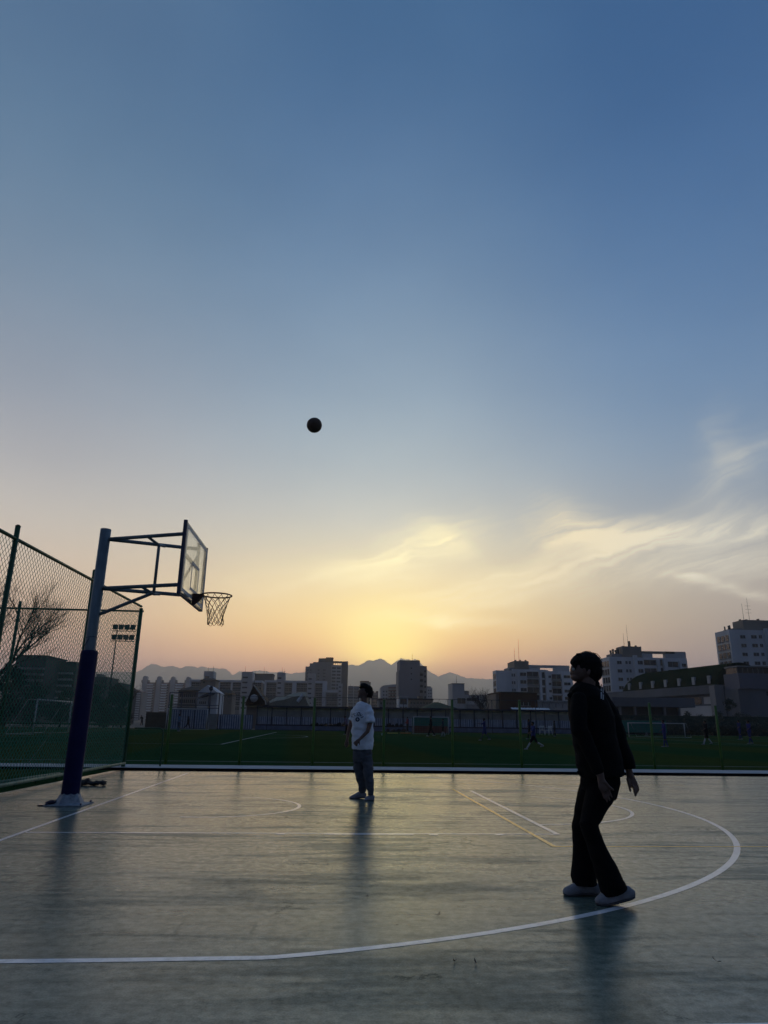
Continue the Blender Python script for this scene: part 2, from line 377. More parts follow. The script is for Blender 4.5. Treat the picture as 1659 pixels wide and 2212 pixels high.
strip(mb, [(.9, 13.66), (2.58, 13.64)], W*.7, fp, Z+.0005)
strip(mb, [(2.60, 8.425), (2.60, 13.62)], W*1.15, wp, Z+.001)                             # free-throw line
strip(mb, arc(2.62, HY, 1.8, -90, 62), W, wp, Z+.0005)
strip(mb, arc(-1.69, HY-.03, 1.25, -100, 78), W, wp, Z)
strip(mb, [(-1.9, HY-1.26), (-1.7, HY-1.275)], W, wp, Z+.001)
strip(mb, [(-3.3, 4.17), (-1.2, 4.19), (-.33, 4.21)]+arc(-1.896, 11.072, 7.045, -76.5, 62, 90), .062, wp, Z)   # three-point line
for x in (-.5, 1.2, 1.95): strip(mb, [(x-.03, 8.36), (x-.03, 8.43)], .10, wp, Z+.001)       # lane marks
strip(mb, [(-.05, 8.40), (.95, 8.40)], .075, wp, Z+.0012)
for x in (-.1, .7, 1.5): strip(mb, [(x, 13.7), (x, 13.78)], .08, fp, Z+.001)
strip(mb, [(.9, 3.27), (6.8, 3.36)], .05, wp, Z)
mb.build('court_line_marking', kind='structure')
mb = MB()
strip(mb, [(2.31, 7.62), (2.31, 13.9)], .05, yp, Z+.0016)
strip(mb, [(2.30, 7.64), (12, 7.72)], .035, yp, Z+.0008)
strip(mb, [(-.3, 15.2), (7.5, 15.25)], .04, yp, Z)
mb.build('yellow_line_marking', kind='structure')

# white kerb between court and pitch, drain gap in front of it
kerbm = mat('kerb_concrete', (.50, .53, .56), .85, spec=.1, var=.3, vscale=1.3, bump=.3, stretch=(1, 3, 3))
mb = MB(); mb.box((-16, 18.42, -.1), (30, 19.70, .05), kerbm)
mb.build('kerb', kind='structure')
mb = MB(); dark = mat('drain_grime', (.018, .02, .02), .85, var=.5, vscale=6)
mb.box((-16, COURT_FAR+.004, -.11), (30, 18.416, -.03), dark)
mb.build('drain_channel', kind='structure')
mb = MB(); mb.box((-16, 18.385, -.11), (30, 18.414, .046), mat('kerb_face_black', (.008, .009, .011), .95, spec=.05)); mb.build('kerb_face_strip', kind='structure')  # near-black strip added over the front face of the kerb

# artificial-turf pitch with mown bands
gm = bpy.data.materials.new('turf'); gm.use_nodes = True; q = NT(gm.node_tree); b = q.n['Principled BSDF']
co = q.new('ShaderNodeTexCoord').outputs['Object']
sx = q.new('ShaderNodeSeparateXYZ'); q.put(sx.inputs[0], co)
band = q.rng(q.m('SINE', q.m('MULTIPLY', q.m('ADD', sx.outputs[0], q.m('MULTIPLY', sx.outputs[1], .06)), .55)), -.25, .25, 0, 1, True)
g1 = q.noise(co, .12, 5, .6); g2 = q.noise(co, 3, 5, .7)
gcol = q.mix(band, (.030, .074, .028), (.050, .074, .022))
gcol = q.mix(1.0, gcol, q.ramp(g1, [(.3, (.75, .8, .75)), (.7, (1.15, 1.1, 1.0))]), 'MULTIPLY')
gcol = q.mix(1.0, gcol, q.ramp(g2, [(.3, (.8, .8, .8)), (.7, (1.15, 1.15, 1.15))]), 'MULTIPLY')
gd = q.new('ShaderNodeBsdfDiffuse'); q.put(gd.inputs[0], gcol); gd.inputs['Roughness'].default_value = .6; q.l.new(gd.outputs[0], q.n['Material Output'].inputs[0])
mb = MB(); mb.add([(-70, 19.702, .0), (95, 19.702, .0), (95, 95.5, .0), (-70, 95.5, .0)], [(0, 1, 2, 3)], gm)
mb.build('pitch_turf', kind='structure')
mb = MB(); PL = paint('pitch_line_paint', (.33, .36, .33), .9)
CY = 57.8
strip(mb, [(-22.1, 22.3), (85, 22.3)], .12, PL, .004)
strip(mb, [(-22.1, 22.3), (-22.1, 93.3)], .12, PL, .004)
strip(mb, [(-22.1, 37.6), (-5.6, 37.6)], .14, PL, .005); strip(mb, [(-5.6, 37.55), (-5.9, 78)], .16, PL, .0055)
strip(mb, [(-22.1, CY-9.2), (-16.6, CY-9.2)], .12, PL, .005)
strip(mb, arc(-16.6+5.5, CY, 9.15, -53, 53), .14, PL, .0045)
strip(mb, [(30, 22.3), (30, 93.3)], .14, PL, .0045); strip(mb, arc(30, CY, 9.15, 0, 360), .14, PL, .005)
strip(mb, [(-22.1, 93.3), (85, 93.3)], .12, PL, .004)
mb.build('pitch_line_marking', kind='structure')

# narrow green verge outside the left fence
mb = MB(); mb.add([(-16, -2, -.012), (-5.75, 2, -.012), (-5.44, 12.3, -.012), (-5.22, 18.4, -.012), (-16, 18.4, -.012)], [(0, 1, 2, 3, 4)], gm)
mb.build('verge', kind='structure')
# mountains
RIDGE = [(-400, 1452), (0, 1448), (150, 1452), (294, 1451), (309, 1446), (326, 1434), (338, 1435.5), (354, 1440), (373, 1438), (388, 1443.5), (406, 1437), (417, 1442), (432, 1439.5), (450, 1442.5),
         (486, 1444), (501, 1457), (519, 1450), (535, 1451.5), (564, 1448.5), (597, 1452.5), (609, 1451), (628, 1455), (657, 1452), (700, 1447), (754, 1436), (775, 1437.5), (788, 1430), (796, 1427),
         (812, 1425.5), (821, 1422), (830, 1426), (845, 1436.5), (853, 1430), (867, 1420.5), (875, 1424), (888, 1427), (897, 1422), (908, 1432), (925, 1449), (946, 1461), (960, 1455), (972, 1452),
         (990, 1458), (1010, 1465), (1049, 1466), (1065, 1469), (1150, 1474), (1300, 1484), (1500, 1492), (1700, 1500), (2100, 1520)]
hm = mat('hillside', (.045, .055, .04), .95, var=.4, vscale=.004)
YM = 6800; us = np.linspace(-380, 2080, 700); ru = [r[0] for r in RIDGE]; rv = [r[1] for r in RIDGE]
vs = []; fs = []; rows = 7
for i, u in enumerate(us):
    v = float(np.interp(u, ru, rv)); p = P(u, v, YM)
    jag = noise.noise(Vector((u*.09, 3, 0)))*14+noise.noise(Vector((u*.33, 9, 0)))*7
    for k in range(rows):
        f = k/(rows-1); y = YM-2300*(1-f)**1.2
        h = (p.z+jag)*f**.8*(1+.16*noise.noise(Vector((u*.03, f*3, 2)))*(1-f)*2) if f < 1 else p.z+jag
        vs.append((p.x*(y/YM)**.3, y, max(h, -5) if k else -5))
    vs.append((p.x, YM+2000, -5))
R1 = rows+1
for i in range(len(us)-1):
    for k in range(rows): fs.append((i*R1+k, (i+1)*R1+k, (i+1)*R1+k+1, i*R1+k+1))
mb = MB(); mb.add(vs, fs, hm, True); mb.build('mountains', kind='structure')

# ================================================================== PEOPLE
skin = mat('skin', (.15, .085, .062), .5, var=.12, vscale=12)
hairm = mat('black_hair', (.008, .0075, .0075), .75, spec=.15, var=.4, vscale=60, bump=.5, bscale=160, stretch=(1, 1, .25))
def pxm(p): return (Vector(p)-CAM).dot(AF)/F_PX

def figure_frame(Y, root):
    """sighting helpers for a figure that stands in the vertical plane at distance Y"""
    o = Vector(root.location)
    def S(u, v, dy=0.0): return P(u, v, Y+dy)-o
    def k(p): return pxm(Vector(p)+o)
    def ring(uL, uR, v, dy, hd):
        a, b_ = S(uL, v, dy), S(uR, v, dy); return ((a+b_)/2, (b_-a).length/2, hd)
    def cap(u0, v0, r0, u1, v1, r1, d0=0.0, d1=None):
        d1 = d0 if d1 is None else d1; a, b_ = S(u0, v0, d0), S(u1, v1, d1); return capsule(a, r0*k(a), b_, r1*k(b_))
    def el(u, v, ru, rv, hd, dy=0.0, rot=0.0):
        c = S(u, v, dy); s_ = k(c)
        return ell(c, (ru*s_, hd, rv*s_), 16, Matrix.Rotation(R(rot), 3, 'Y'))
    return S, k, ring, cap, el

# --- shooter in black, near right
g = G(1300, 1945)
shooter = empty('person', (g.x, 5.4, 0), 0, 'person in black jacket and flared black trousers stepping on the arc after shooting', 'person')
YS = 5.4
S, k, ring, cap, el = figure_frame(YS, shooter)
black_knit = mat('black_jacket', (.006, .006, .007), .9, spec=.15, bump=.3, bscale=120)
black_twill = mat('black_trousers', (.005, .005, .006), .92, spec=.12, bump=.3, bscale=160)
body = [el(1267, 1441, 30, 31, .077, 0), el(1252, 1450, 20.5, 21.5, .062, 0), el(1245, 1463, 12.5, 9.5, .045, 0, 10),
        cap(1239, 1449, 4.2, 1234.3, 1454.5, 3.3, 0), cap(1238, 1462, 2.8, 1235.3, 1462.5, 2.0, 0), cap(1238, 1466.5, 2.8, 1236.5, 1466.5, 2.2, 0),
        cap(1240, 1439, 5, 1237, 1441, 3.5, -.02), cap(1240, 1439, 5, 1237, 1441, 3.5, .02),
        el(1272, 1452, 3.5, 7, .012, -.078, 15), el(1272, 1452, 3.5, 7, .012, .078, 15),
        cap(1270, 1462, 16, 1268, 1500, 18, 0),
        loft([ring(1246, 1298, 1498, 0, .09), ring(1244, 1304, 1530, 0, .12), ring(1248, 1318, 1600, 0, .11), ring(1258, 1330, 1668, 0, .12), ring(1262, 1322, 1700, 0, .12)]),
        cap(1296, 1510, 13, 1328, 1592, 11, .06, .05), cap(1328, 1592, 11, 1358, 1664, 7.2, .05, .0),
        cap(1253, 1518, 13, 1254, 1585, 11, -.12, -.2), cap(1254, 1585, 11, 1296, 1674, 8, -.2, -.24),
        cap(1276, 1700, 20, 1263, 1785, 13, .08, .14), cap(1263, 1785, 13, 1264, 1908, 8, .14, .17),
        cap(1296, 1700, 20, 1275, 1785, 13, -.06, -.08), cap(1275, 1785, 13, 1332, 1922, 8, -.08, -.12),
        # far hand: palm, thumb, fingers
        cap(1359, 1664, 7, 1361, 1676, 7.5, 0), loft([ring(1353, 1369, 1674, 0, .014), ring(1353, 1374, 1686, 0, .016), ring(1362, 1380, 1698, 0, .014)]),
        cap(1356, 1683, 3.6, 1359, 1697, 2.9, -.01), cap(1359, 1697, 2.9, 1361.6, 1708.5, 2.2, -.012),
        cap(1377, 1697, 2.7, 1379, 1707, 2.4, .02), cap(1379, 1707, 2.4, 1374, 1714, 2.0, .02),
        cap(1373.5, 1698, 2.8, 1376, 1709, 2.5, .006), cap(1376, 1709, 2.5, 1372.5, 1719, 2.1, .006),
        cap(1370, 1698, 2.8, 1372.5, 1708, 2.4, -.008), cap(1372.5, 1708, 2.4, 1371.5, 1717, 2.0, -.008),
        cap(1366.5, 1697, 2.6, 1370, 1706, 2.2, -.022), cap(1370, 1706, 2.2, 1370, 1712, 1.8, -.022),
        # near hand
        cap(1297, 1672, 7.6, 1299, 1688, 8.2, -.24), loft([ring(1291, 1308, 1686, -.245, .015), ring(1292, 1315, 1699, -.25, .016), ring(1298, 1318, 1708, -.25, .013)]),
        cap(1307, 1690, 3.6, 1316, 1700, 3.0, -.26), cap(1316, 1700, 3.0, 1325, 1706.5, 2.2, -.265),
        cap(1315, 1705, 2.7, 1318.5, 1716, 2.4, -.25), cap(1318.5, 1716, 2.4, 1322, 1722, 1.9, -.255),
        cap(1310, 1707, 2.8, 1313.5, 1719, 2.4, -.24), cap(1313.5, 1719, 2.4, 1317, 1729, 2.0, -.245),
        cap(1305, 1707, 2.7, 1308.5, 1721, 2.3, -.235), cap(1308.5, 1721, 2.3, 1311.5, 1732, 1.9, -.24),
        cap(1300, 1706, 2.5, 1303, 1717, 2.1, -.228), cap(1303, 1717, 2.1, 1305.5, 1725, 1.8, -.23)]
fuse('body', body, .0042, skin, shooter, smooth=2)
ev = mat('eye_white', (.5, .5, .5), .3); ei = mat('eye_iris', (.02, .012, .01), .2)
for dy in (-.034, .034):
    m_ = MB(); c = S(1238.5, 1445.5, dy); v_, f_ = ell(c, .0115, 10); m_.add(v_, f_, ev, True)
    v_, f_ = ell(c+Vector((-.0075, 0, .002)), .0056, 8); m_.add(v_, f_, ei, True); m_.build('eye', shooter)
hs = [el(1270, 1436.5, 31.5, 28.5, .087, 0, -6), el(1278, 1450, 24, 24, .083, 0, 10), el(1253, 1426, 19, 13.5, .078, 0, -12), el(1243, 1430, 10, 10, .066, 0),
      el(1281, 1465, 15, 9, .06, 0), el(1264, 1448, 9, 12, .084, 0)]
for i in range(16):
    a = random.uniform(0, 1); hs.append(cap(1245+a*45, 1414+18*a*a, 3, 1250+a*48, 1411.5+24*a*a*random.uniform(.9, 1.1), 1.4, random.uniform(-.05, .05)))
for i in range(9): hs.append(cap(1238+i*.9, 1425+i, 3.2, 1233.5+i*1.1, 1432+i*1.6, 1.5, random.uniform(-.055, .055)))
for i in range(7): hs.append(cap(1290-i*2, 1458, 3.5, 1292-i*2.5, 1471+random.uniform(-2, 2), 1.5, random.uniform(-.05, .05)))
hair = fuse('hair', hs, .004, hairm, shooter, wrinkle=.003, wscale=26, smooth=1)
mw = MB()
for (a, b, c, d_, e, f_) in [(1255, 1411, 1268, 1407, 1284, 1410), (1272, 1410, 1288, 1411, 1297, 1420), (1250, 1412, 1262, 1406.5, 1275, 1406), (1240, 1418, 1236, 1423, 1234, 1430), (1276, 1411, 1292, 1415, 1300, 1426)]:
    for j in range(3): mw.tube([S(a+j, b+j*.4, -.02+j*.02), S(c+j, d_+j*.5, -.02+j*.02), S(e+j, f_+j*.8, -.02+j*.02)], [.0012, .001, .0005], hairm, 4)
mw.build('loose_strand', hair)
jk = [loft([ring(1247, 1290, 1479, 0, .085), ring(1234, 1299, 1490, 0, .13), ring(1228, 1305, 1505, 0, .165), ring(1227.5, 1314, 1525, 0, .17), ring(1231, 1325, 1552, 0, .17),
            ring(1237, 1329, 1590, 0, .17), ring(1243, 1336, 1620, 0, .17), ring(1246, 1343, 1645, 0, .175), ring(1252, 1345, 1664, 0, .175), ring(1254, 1346, 1676, 0, .17)], 24),
      cap(1290, 1496, 17, 1318, 1545, 21, .09, .08), cap(1318, 1545, 21, 1334, 1590, 19, .08, .04), loft([ring(1316, 1350.5, 1592, .04, .07), ring(1330, 1361, 1622, .02, .065), ring(1342, 1372, 1650, 0, .06), ring(1345, 1373.5, 1661, 0, .055)]),
      cap(1250, 1512, 18, 1250, 1560, 19, -.13, -.19), cap(1250, 1560, 19, 1252, 1577, 18, -.19, -.2), cap(1254, 1578, 18, 1291, 1660, 14, -.2, -.235),
      cap(1240, 1500, 9, 1228.5, 1502, 3.5, -.03), cap(1244, 1494, 9, 1262, 1482, 8, -.06), cap(1244, 1494, 9, 1262, 1482, 8, .06), cap(1275, 1478, 10, 1288, 1478, 8, 0),
      cap(1257, 1672, 5, 1250, 1668, 4, -.12)]
jacket = fuse('jacket', jk, .0055, black_knit, shooter, wrinkle=.006, wscale=8, smooth=2)
m_ = MB(); wm = mat('stripe_white', (.45, .47, .5), .8)
def drape(obj, pts, width, m, up, dirv, off=.004):
    """lay a ribbon on a garment by casting onto its surface"""
    mb_ = MB(); inv = Vector(obj.matrix_world.translation)
    vs_ = []
    for a in pts:
        for sg in (-1, 1):
            p = Vector(a)+up*width*sg*.5; ok, loc, nrm, _ = obj.ray_cast(p-dirv*.6, dirv)
            vs_.append((loc if ok else p)-dirv*off)
    mb_.add(vs_, [(2*i, 2*i+1, 2*i+3, 2*i+2) for i in range(len(pts)-1)], m); return mb_
vd = (P(1300, 1490, YS)-CAM).normalized()
for j in range(2):
    drape(jacket, [S(1299+j*4, 1478+j*2+i*4.4, 0) for i in range(8)], .009, wm, Vector((1, 0, .1)), vd).build('shoulder_stripe', jacket)
tr = [loft([ring(1256, 1336, 1660, 0, .15), ring(1257, 1337, 1685, 0, .15), ring(1254, 1330, 1708, .01, .14), ring(1256, 1312, 1722, .01, .12)], 24),
      loft([ring(1256, 1312, 1690, .06, .1), ring(1247, 1304, 1727, .1, .1), ring(1240, 1293, 1765, .13, .095), ring(1236.6, 1288, 1788, .14, .088), ring(1238, 1287, 1815, .15, .088), ring(1237, 1287, 1860, .165, .1),
            ring(1235.5, 1288, 1895, .17, .115), ring(1240, 1288, 1909, .17, .12)], 20),
      loft([ring(1272, 1335, 1690, -.05, .1), ring(1266, 1322, 1724, -.06, .1), ring(1258, 1304, 1752, -.07, .095), ring(1252, 1290, 1780, -.08, .09), ring(1262, 1296, 1804, -.09, .085), ring(1274, 1314, 1843, -.1, .09),
            ring(1287, 1334, 1882, -.11, .1), ring(1296, 1350, 1915, -.12, .11), ring(1300, 1355, 1926, -.12, .11)], 20)]
fuse('trousers', tr, .0055, black_twill, shooter, wrinkle=.006, wscale=7, smooth=2)
shoem = mat('grey_canvas', (.30, .30, .33), .8, var=.3, vscale=18, bump=.3, bscale=90); sole = mat('shoe_sole', (.07, .07, .075), .8)
def shoe(name, rings_, sole_pts, parent, m, vox=.0045):
    sh = fuse(name, [loft(rings_, 16, (0, 1, 0))], vox, m, parent, wrinkle=.002, wscale=18, smooth=3)
    return sh
def sring(S, u, v, r, hd, dy): c = S(u, v, dy); return (c, r*k(c), hd)
f1 = [sring(S, 1217, 1928, 3, .02, .17), sring(S, 1222, 1926.5, 7.5, .038, .17), sring(S, 1236, 1923, 11.5, .046, .17), sring(S, 1252, 1918, 15, .046, .17), sring(S, 1270, 1917, 16, .040, .17), sring(S, 1286, 1920, 14.5, .036, .17), sring(S, 1295, 1925, 9, .028, .17)]
f2 = [sring(S, 1287, 1947.5, 4, .02, -.12), sring(S, 1293, 1946, 9, .038, -.12), sring(S, 1307, 1941.5, 14, .047, -.12), sring(S, 1324, 1935, 17, .047, -.12), sring(S, 1343, 1930, 18, .041, -.12), sring(S, 1360, 1929.5, 14, .035, -.12), sring(S, 1370, 1931, 7, .026, -.12)]
for f in (f1, f2):
    s_ = shoe('shoe', f, None, shooter, shoem)
    zmin = min(v.co.z for v in s_.data.vertices)
    for v in s_.data.vertices:
        if v.co.z < .008: v.co.z = .004+.3*(v.co.z-.008) if v.co.z > -.02 else 0.0
        v.co.z = max(v.co.z, .003)
    s2 = fuse('sole', [loft([(c-Vector((0, 0, a*.66)), max(a*.30, .008), b_*1.04) for c, a, b_ in f], 14)], .005, sole, s_)
    for v in s2.data.vertices: v.co.z = max(v.co.z, .001)

# --- boy in white T-shirt under the hoop
g = G(784, 1727)
YM2 = 12.0
boy = empty('person', (g.x, YM2, 0), 0, 'person in white printed T-shirt standing with head tipped back to watch the ball', 'person')
S, k, ring, cap, el = figure_frame(YM2, boy)
tee = mat('white_tshirt', (.80, .83, .90), .9, spec=.2, var=.08, vscale=6)
jeans = mat('dark_grey_trousers', (.11, .12, .14), .9, spec=.15, var=.3, vscale=9)
bsh = [el(789, 1493, 12.5, 12.5, .082, 0, 20), el(782.5, 1495.5, 8.5, 10.5, .06, -.01, 10), el(778.5, 1501, 5.2, 5.6, .045, -.01), cap(777.5, 1494, 2.4, 774, 1493, 1.4, -.01), cap(777, 1499.2, 1.6, 774.3, 1499, 1.0, -.01), cap(777, 1502, 1.5, 774.6, 1502.4, .9, -.01),
       cap(776.5, 1505, 2.6, 774.6, 1505.5, 1.9, -.01), el(793, 1499.5, 1.6, 3.2, .012, -.085, 25), cap(787, 1503, 6.8, 786, 1522, 7.2, 0),
       loft([ring(772, 797, 1528, 0, .08), ring(764, 801, 1545, 0, .13), ring(768, 799, 1590, 0, .11), ring(770, 797, 1620, 0, .10)]),
       cap(797.5, 1536, 4.6, 799.5, 1562, 4.8, -.14, -.18), cap(799.5, 1562, 5.2, 794, 1580, 4.4, -.18, -.22), cap(794, 1580, 4.2, 776, 1598, 3.0, -.22, -.26),
       cap(768, 1539, 4, 757, 1565, 4.8, .09, .12), cap(757, 1565, 5, 752, 1584, 4, .12, .1), cap(752, 1584, 3.8, 750, 1598, 2.8, .1, .08),
       cap(776, 1632, 7.5, 776, 1665, 5.5, .05, .08), cap(774, 1665, 6.5, 783, 1715, 4.2, .08, .12), cap(791, 1632, 7.5, 795, 1665, 5.5, -.03, -.09), cap(795, 1665, 6.5, 801, 1718, 4.2, -.1, -.14),
       # near hand
       loft([sring(S, 777, 1597, 3.0, .018, -.26), sring(S, 773, 1601, 4.6, .02, -.265), sring(S, 769.5, 1605, 4.0, .018, -.27)], 12),
       cap(776, 1602, 1.5, 776.5, 1609, 1.1, -.28), cap(768, 1604, 1.25, 765.5, 1609, 1.0, -.27), cap(770, 1606, 1.25, 768, 1611, 1.0, -.275), cap(772, 1607, 1.25, 770.8, 1612, 1.0, -.28), cap(766.5, 1602, 1.15, 763.8, 1606, .9, -.262),
       # far hand
       loft([sring(S, 750, 1597, 2.8, .018, .08), sring(S, 749, 1603, 4.0, .022, .08), sring(S, 748.5, 1607, 3.6, .02, .08)], 12),
       cap(752, 1603, 1.3, 753.2, 1609, 1.0, .06), cap(746.5, 1607, 1.2, 746, 1613, 1.0, .09), cap(748.3, 1608, 1.2, 748.3, 1614.5, 1.0, .08), cap(750.2, 1608, 1.2, 750.3, 1614, 1.0, .07), cap(745.3, 1605, 1.1, 744.6, 1610, .9, .1)]
fuse('body', bsh, .0065, skin, boy)
for dy in (-.045, .022):
    m_ = MB(); c = S(779.6, 1489.5, dy); v_, f_ = ell(c, .0115, 8); m_.add(v_, f_, ev, True); v_, f_ = ell(c+Vector((-.006, -.004, .006)), .0056, 8); m_.add(v_, f_, ei, True); m_.build('eye', boy)
hs = [el(793.5, 1491, 12.6, 11.8, .092, 0, 25), el(789, 1483.5, 12, 7.4, .085, 0, 20), el(797.5, 1498, 9, 9, .082, 0, 25), el(783, 1482.5, 6.5, 5, .07, 0)]
for i in range(14): hs.append(cap(795+random.uniform(-3, 8), 1500+random.uniform(-3, 3), 3.2, 797+random.uniform(-4, 6), 1505+random.uniform(-1, 2.5), 1.2, random.uniform(-.07, .07)))
for i in range(9): hs.append(cap(781+i*.8, 1482, 2.8, 776.6+i*.8, 1486+random.uniform(-.6, 1.2), 1.1, -.06+.015*i))
fuse('hair', hs, .006, hairm, boy, wrinkle=.004, wscale=22, smooth=1)
gl = MB(); fr = mat('spectacle_frame', (.02, .02, .02), .3)
gl.tube([S(777.6, 1487.5, -.05), S(776.4, 1490.5, -.05), S(778, 1492.5, -.055), S(779.6, 1489.5, -.06)], .0025, fr, 5, close=True); gl.tube([S(779.6, 1489, -.062), S(792, 1496, -.092)], .002, fr, 5)
gl.build('spectacles', boy)
ts = [loft([ring(779, 797, 1518, 0, .07), ring(770, 801, 1524, 0, .12), ring(762, 804, 1534, 0, .16), ring(761, 805.5, 1550, 0, .17), ring(759.5, 807, 1575, 0, .165), ring(759.5, 807.5, 1598, 0, .17), ring(760.5, 805, 1619, 0, .175)], 24),
      loft([sring(S, 795, 1526, 7, .07, -.08), sring(S, 798, 1540, 9.5, .08, -.14), sring(S, 800, 1553, 9.5, .085, -.17), sring(S, 800, 1561, 9.5, .09, -.185)], 14),
      loft([sring(S, 769, 1530, 6.5, .07, .08), sring(S, 764, 1541, 8, .08, .12), sring(S, 759.5, 1556, 7, .08, .13)], 14)]
shirt = fuse('tshirt', ts, .0075, tee, boy, wrinkle=.015, wscale=7, smooth=2)
# arched lettering and round ball emblem printed on the chest
ink = mat('shirt_print', (.03, .05, .09), .9, spec=.1)
vd = (P(772, 1549, YM2)-CAM).normalized()
def on_shirt(u, v):
    p = P(u, v, YM2)-Vector(boy.location); ok, loc, nrm, _ = shirt.ray_cast(p-vd*.7, vd)
    return (loc if ok else p)-vd*.006
GLY = {'A': [((0, 0), (.5, 1)), ((.5, 1), (1, 0)), ((.22, .42), (.78, .42))], 'N': [((0, 0), (0, 1)), ((0, 1), (1, 0)), ((1, 0), (1, 1))], 'O': [((0, .1), (0, .9)), ((0, 1), (1, 1)), ((1, .9), (1, .1)), ((1, 0), (0, 0))],
       'V': [((0, 1), (.5, 0)), ((.5, 0), (1, 1))], 'L': [((0, 1), (0, 0)), ((0, 0), (1, 0))], 'Y': [((0, 1), (.5, .5)), ((1, 1), (.5, .5)), ((.5, .5), (.5, 0))]}
pr_ = MB()
for i, ch in enumerate('AYNOVA'):
    a0 = 172-i*29
    for (x0, y0), (x1, y1) in GLY[ch]:
        q4 = []
        dx, dy = x1-x0, y1-y0; L_ = math.hypot(dx, dy); nx, ny_ = -dy/L_*.15, dx/L_*.15
        for (x, y) in ((x0+nx, y0+ny_), (x0-nx, y0-ny_), (x1-nx, y1-ny_), (x1+nx, y1+ny_)):
            aa = R(a0-x*19); rr = 7.2+y*6.6
            q4.append(on_shirt(772+rr*math.cos(aa)*1.0, 1552-rr*math.sin(aa)*.95))
        pr_.add(q4, [(0, 1, 2, 3)], ink)
ringp = [[on_shirt(772.3+r_*math.cos(2*math.pi*j/18), 1554+r_*1.05*math.sin(2*math.pi*j/18)) for j in range(18)] for r_ in (4.6, 2.0)]
pr_.add(ringp[0]+ringp[1], [(j, (j+1) % 18, 18+(j+1) % 18, 18+j) for j in range(18)], ink)
pr_.build('chest_print', shirt)
tr = [loft([ring(762, 804, 1612, 0, .15), ring(762, 804, 1630, 0, .15), ring(763, 804, 1645, 0, .13)], 20),
      loft([ring(762, 787, 1635, .06, .1), ring(764, 788, 1658, .07, .1), ring(769, 791, 1680, .09, .09), ring(774, 792, 1700, .11, .085), ring(776, 791, 1712, .12, .075)], 16),
      loft([ring(781, 804, 1635, -.06, .1), ring(784, 806.5, 1665, -.09, .1), ring(788, 808, 1690, -.12, .095), ring(794, 808, 1706, -.13, .085), ring(795, 806, 1717, -.14, .075)], 16)]
fuse('trousers', tr, .0075, jeans, boy, wrinkle=.016, wscale=9)
sm2 = mat('pale_trainers', (.30, .30, .34), .7, var=.3, vscale=20)
f1 = [sring(S, 754.5, 1724, 1.8, .02, .12), sring(S, 758, 1723, 3.6, .04, .12), sring(S, 766, 1721, 5.2, .045, .12), sring(S, 775, 1717.5, 7, .045, .12), sring(S, 784, 1716.5, 7.4, .04, .12), sring(S, 791, 1719, 4.5, .03, .12)]
f2 = [sring(S, 786, 1730, 2, .02, -.16), sring(S, 789, 1728.5, 4.4, .045, -.16), sring(S, 795, 1726, 6.4, .05, -.15), sring(S, 802, 1723, 8, .045, -.14), sring(S, 808, 1724, 5.6, .035, -.13)]
for f in (f1, f2):
    s_ = shoe('shoe', f, None, boy, sm2, .006)
    for v in s_.data.vertices: v.co.z = max(v.co.z, .008)
    s2 = fuse('sole', [loft([(c-Vector((0, 0, a*.7)), max(a*.32, .012), b_*1.05) for c, a, b_ in f], 12)], .007, sole, s_)
    for v in s2.data.vertices: v.co.z = max(v.co.z, .002)

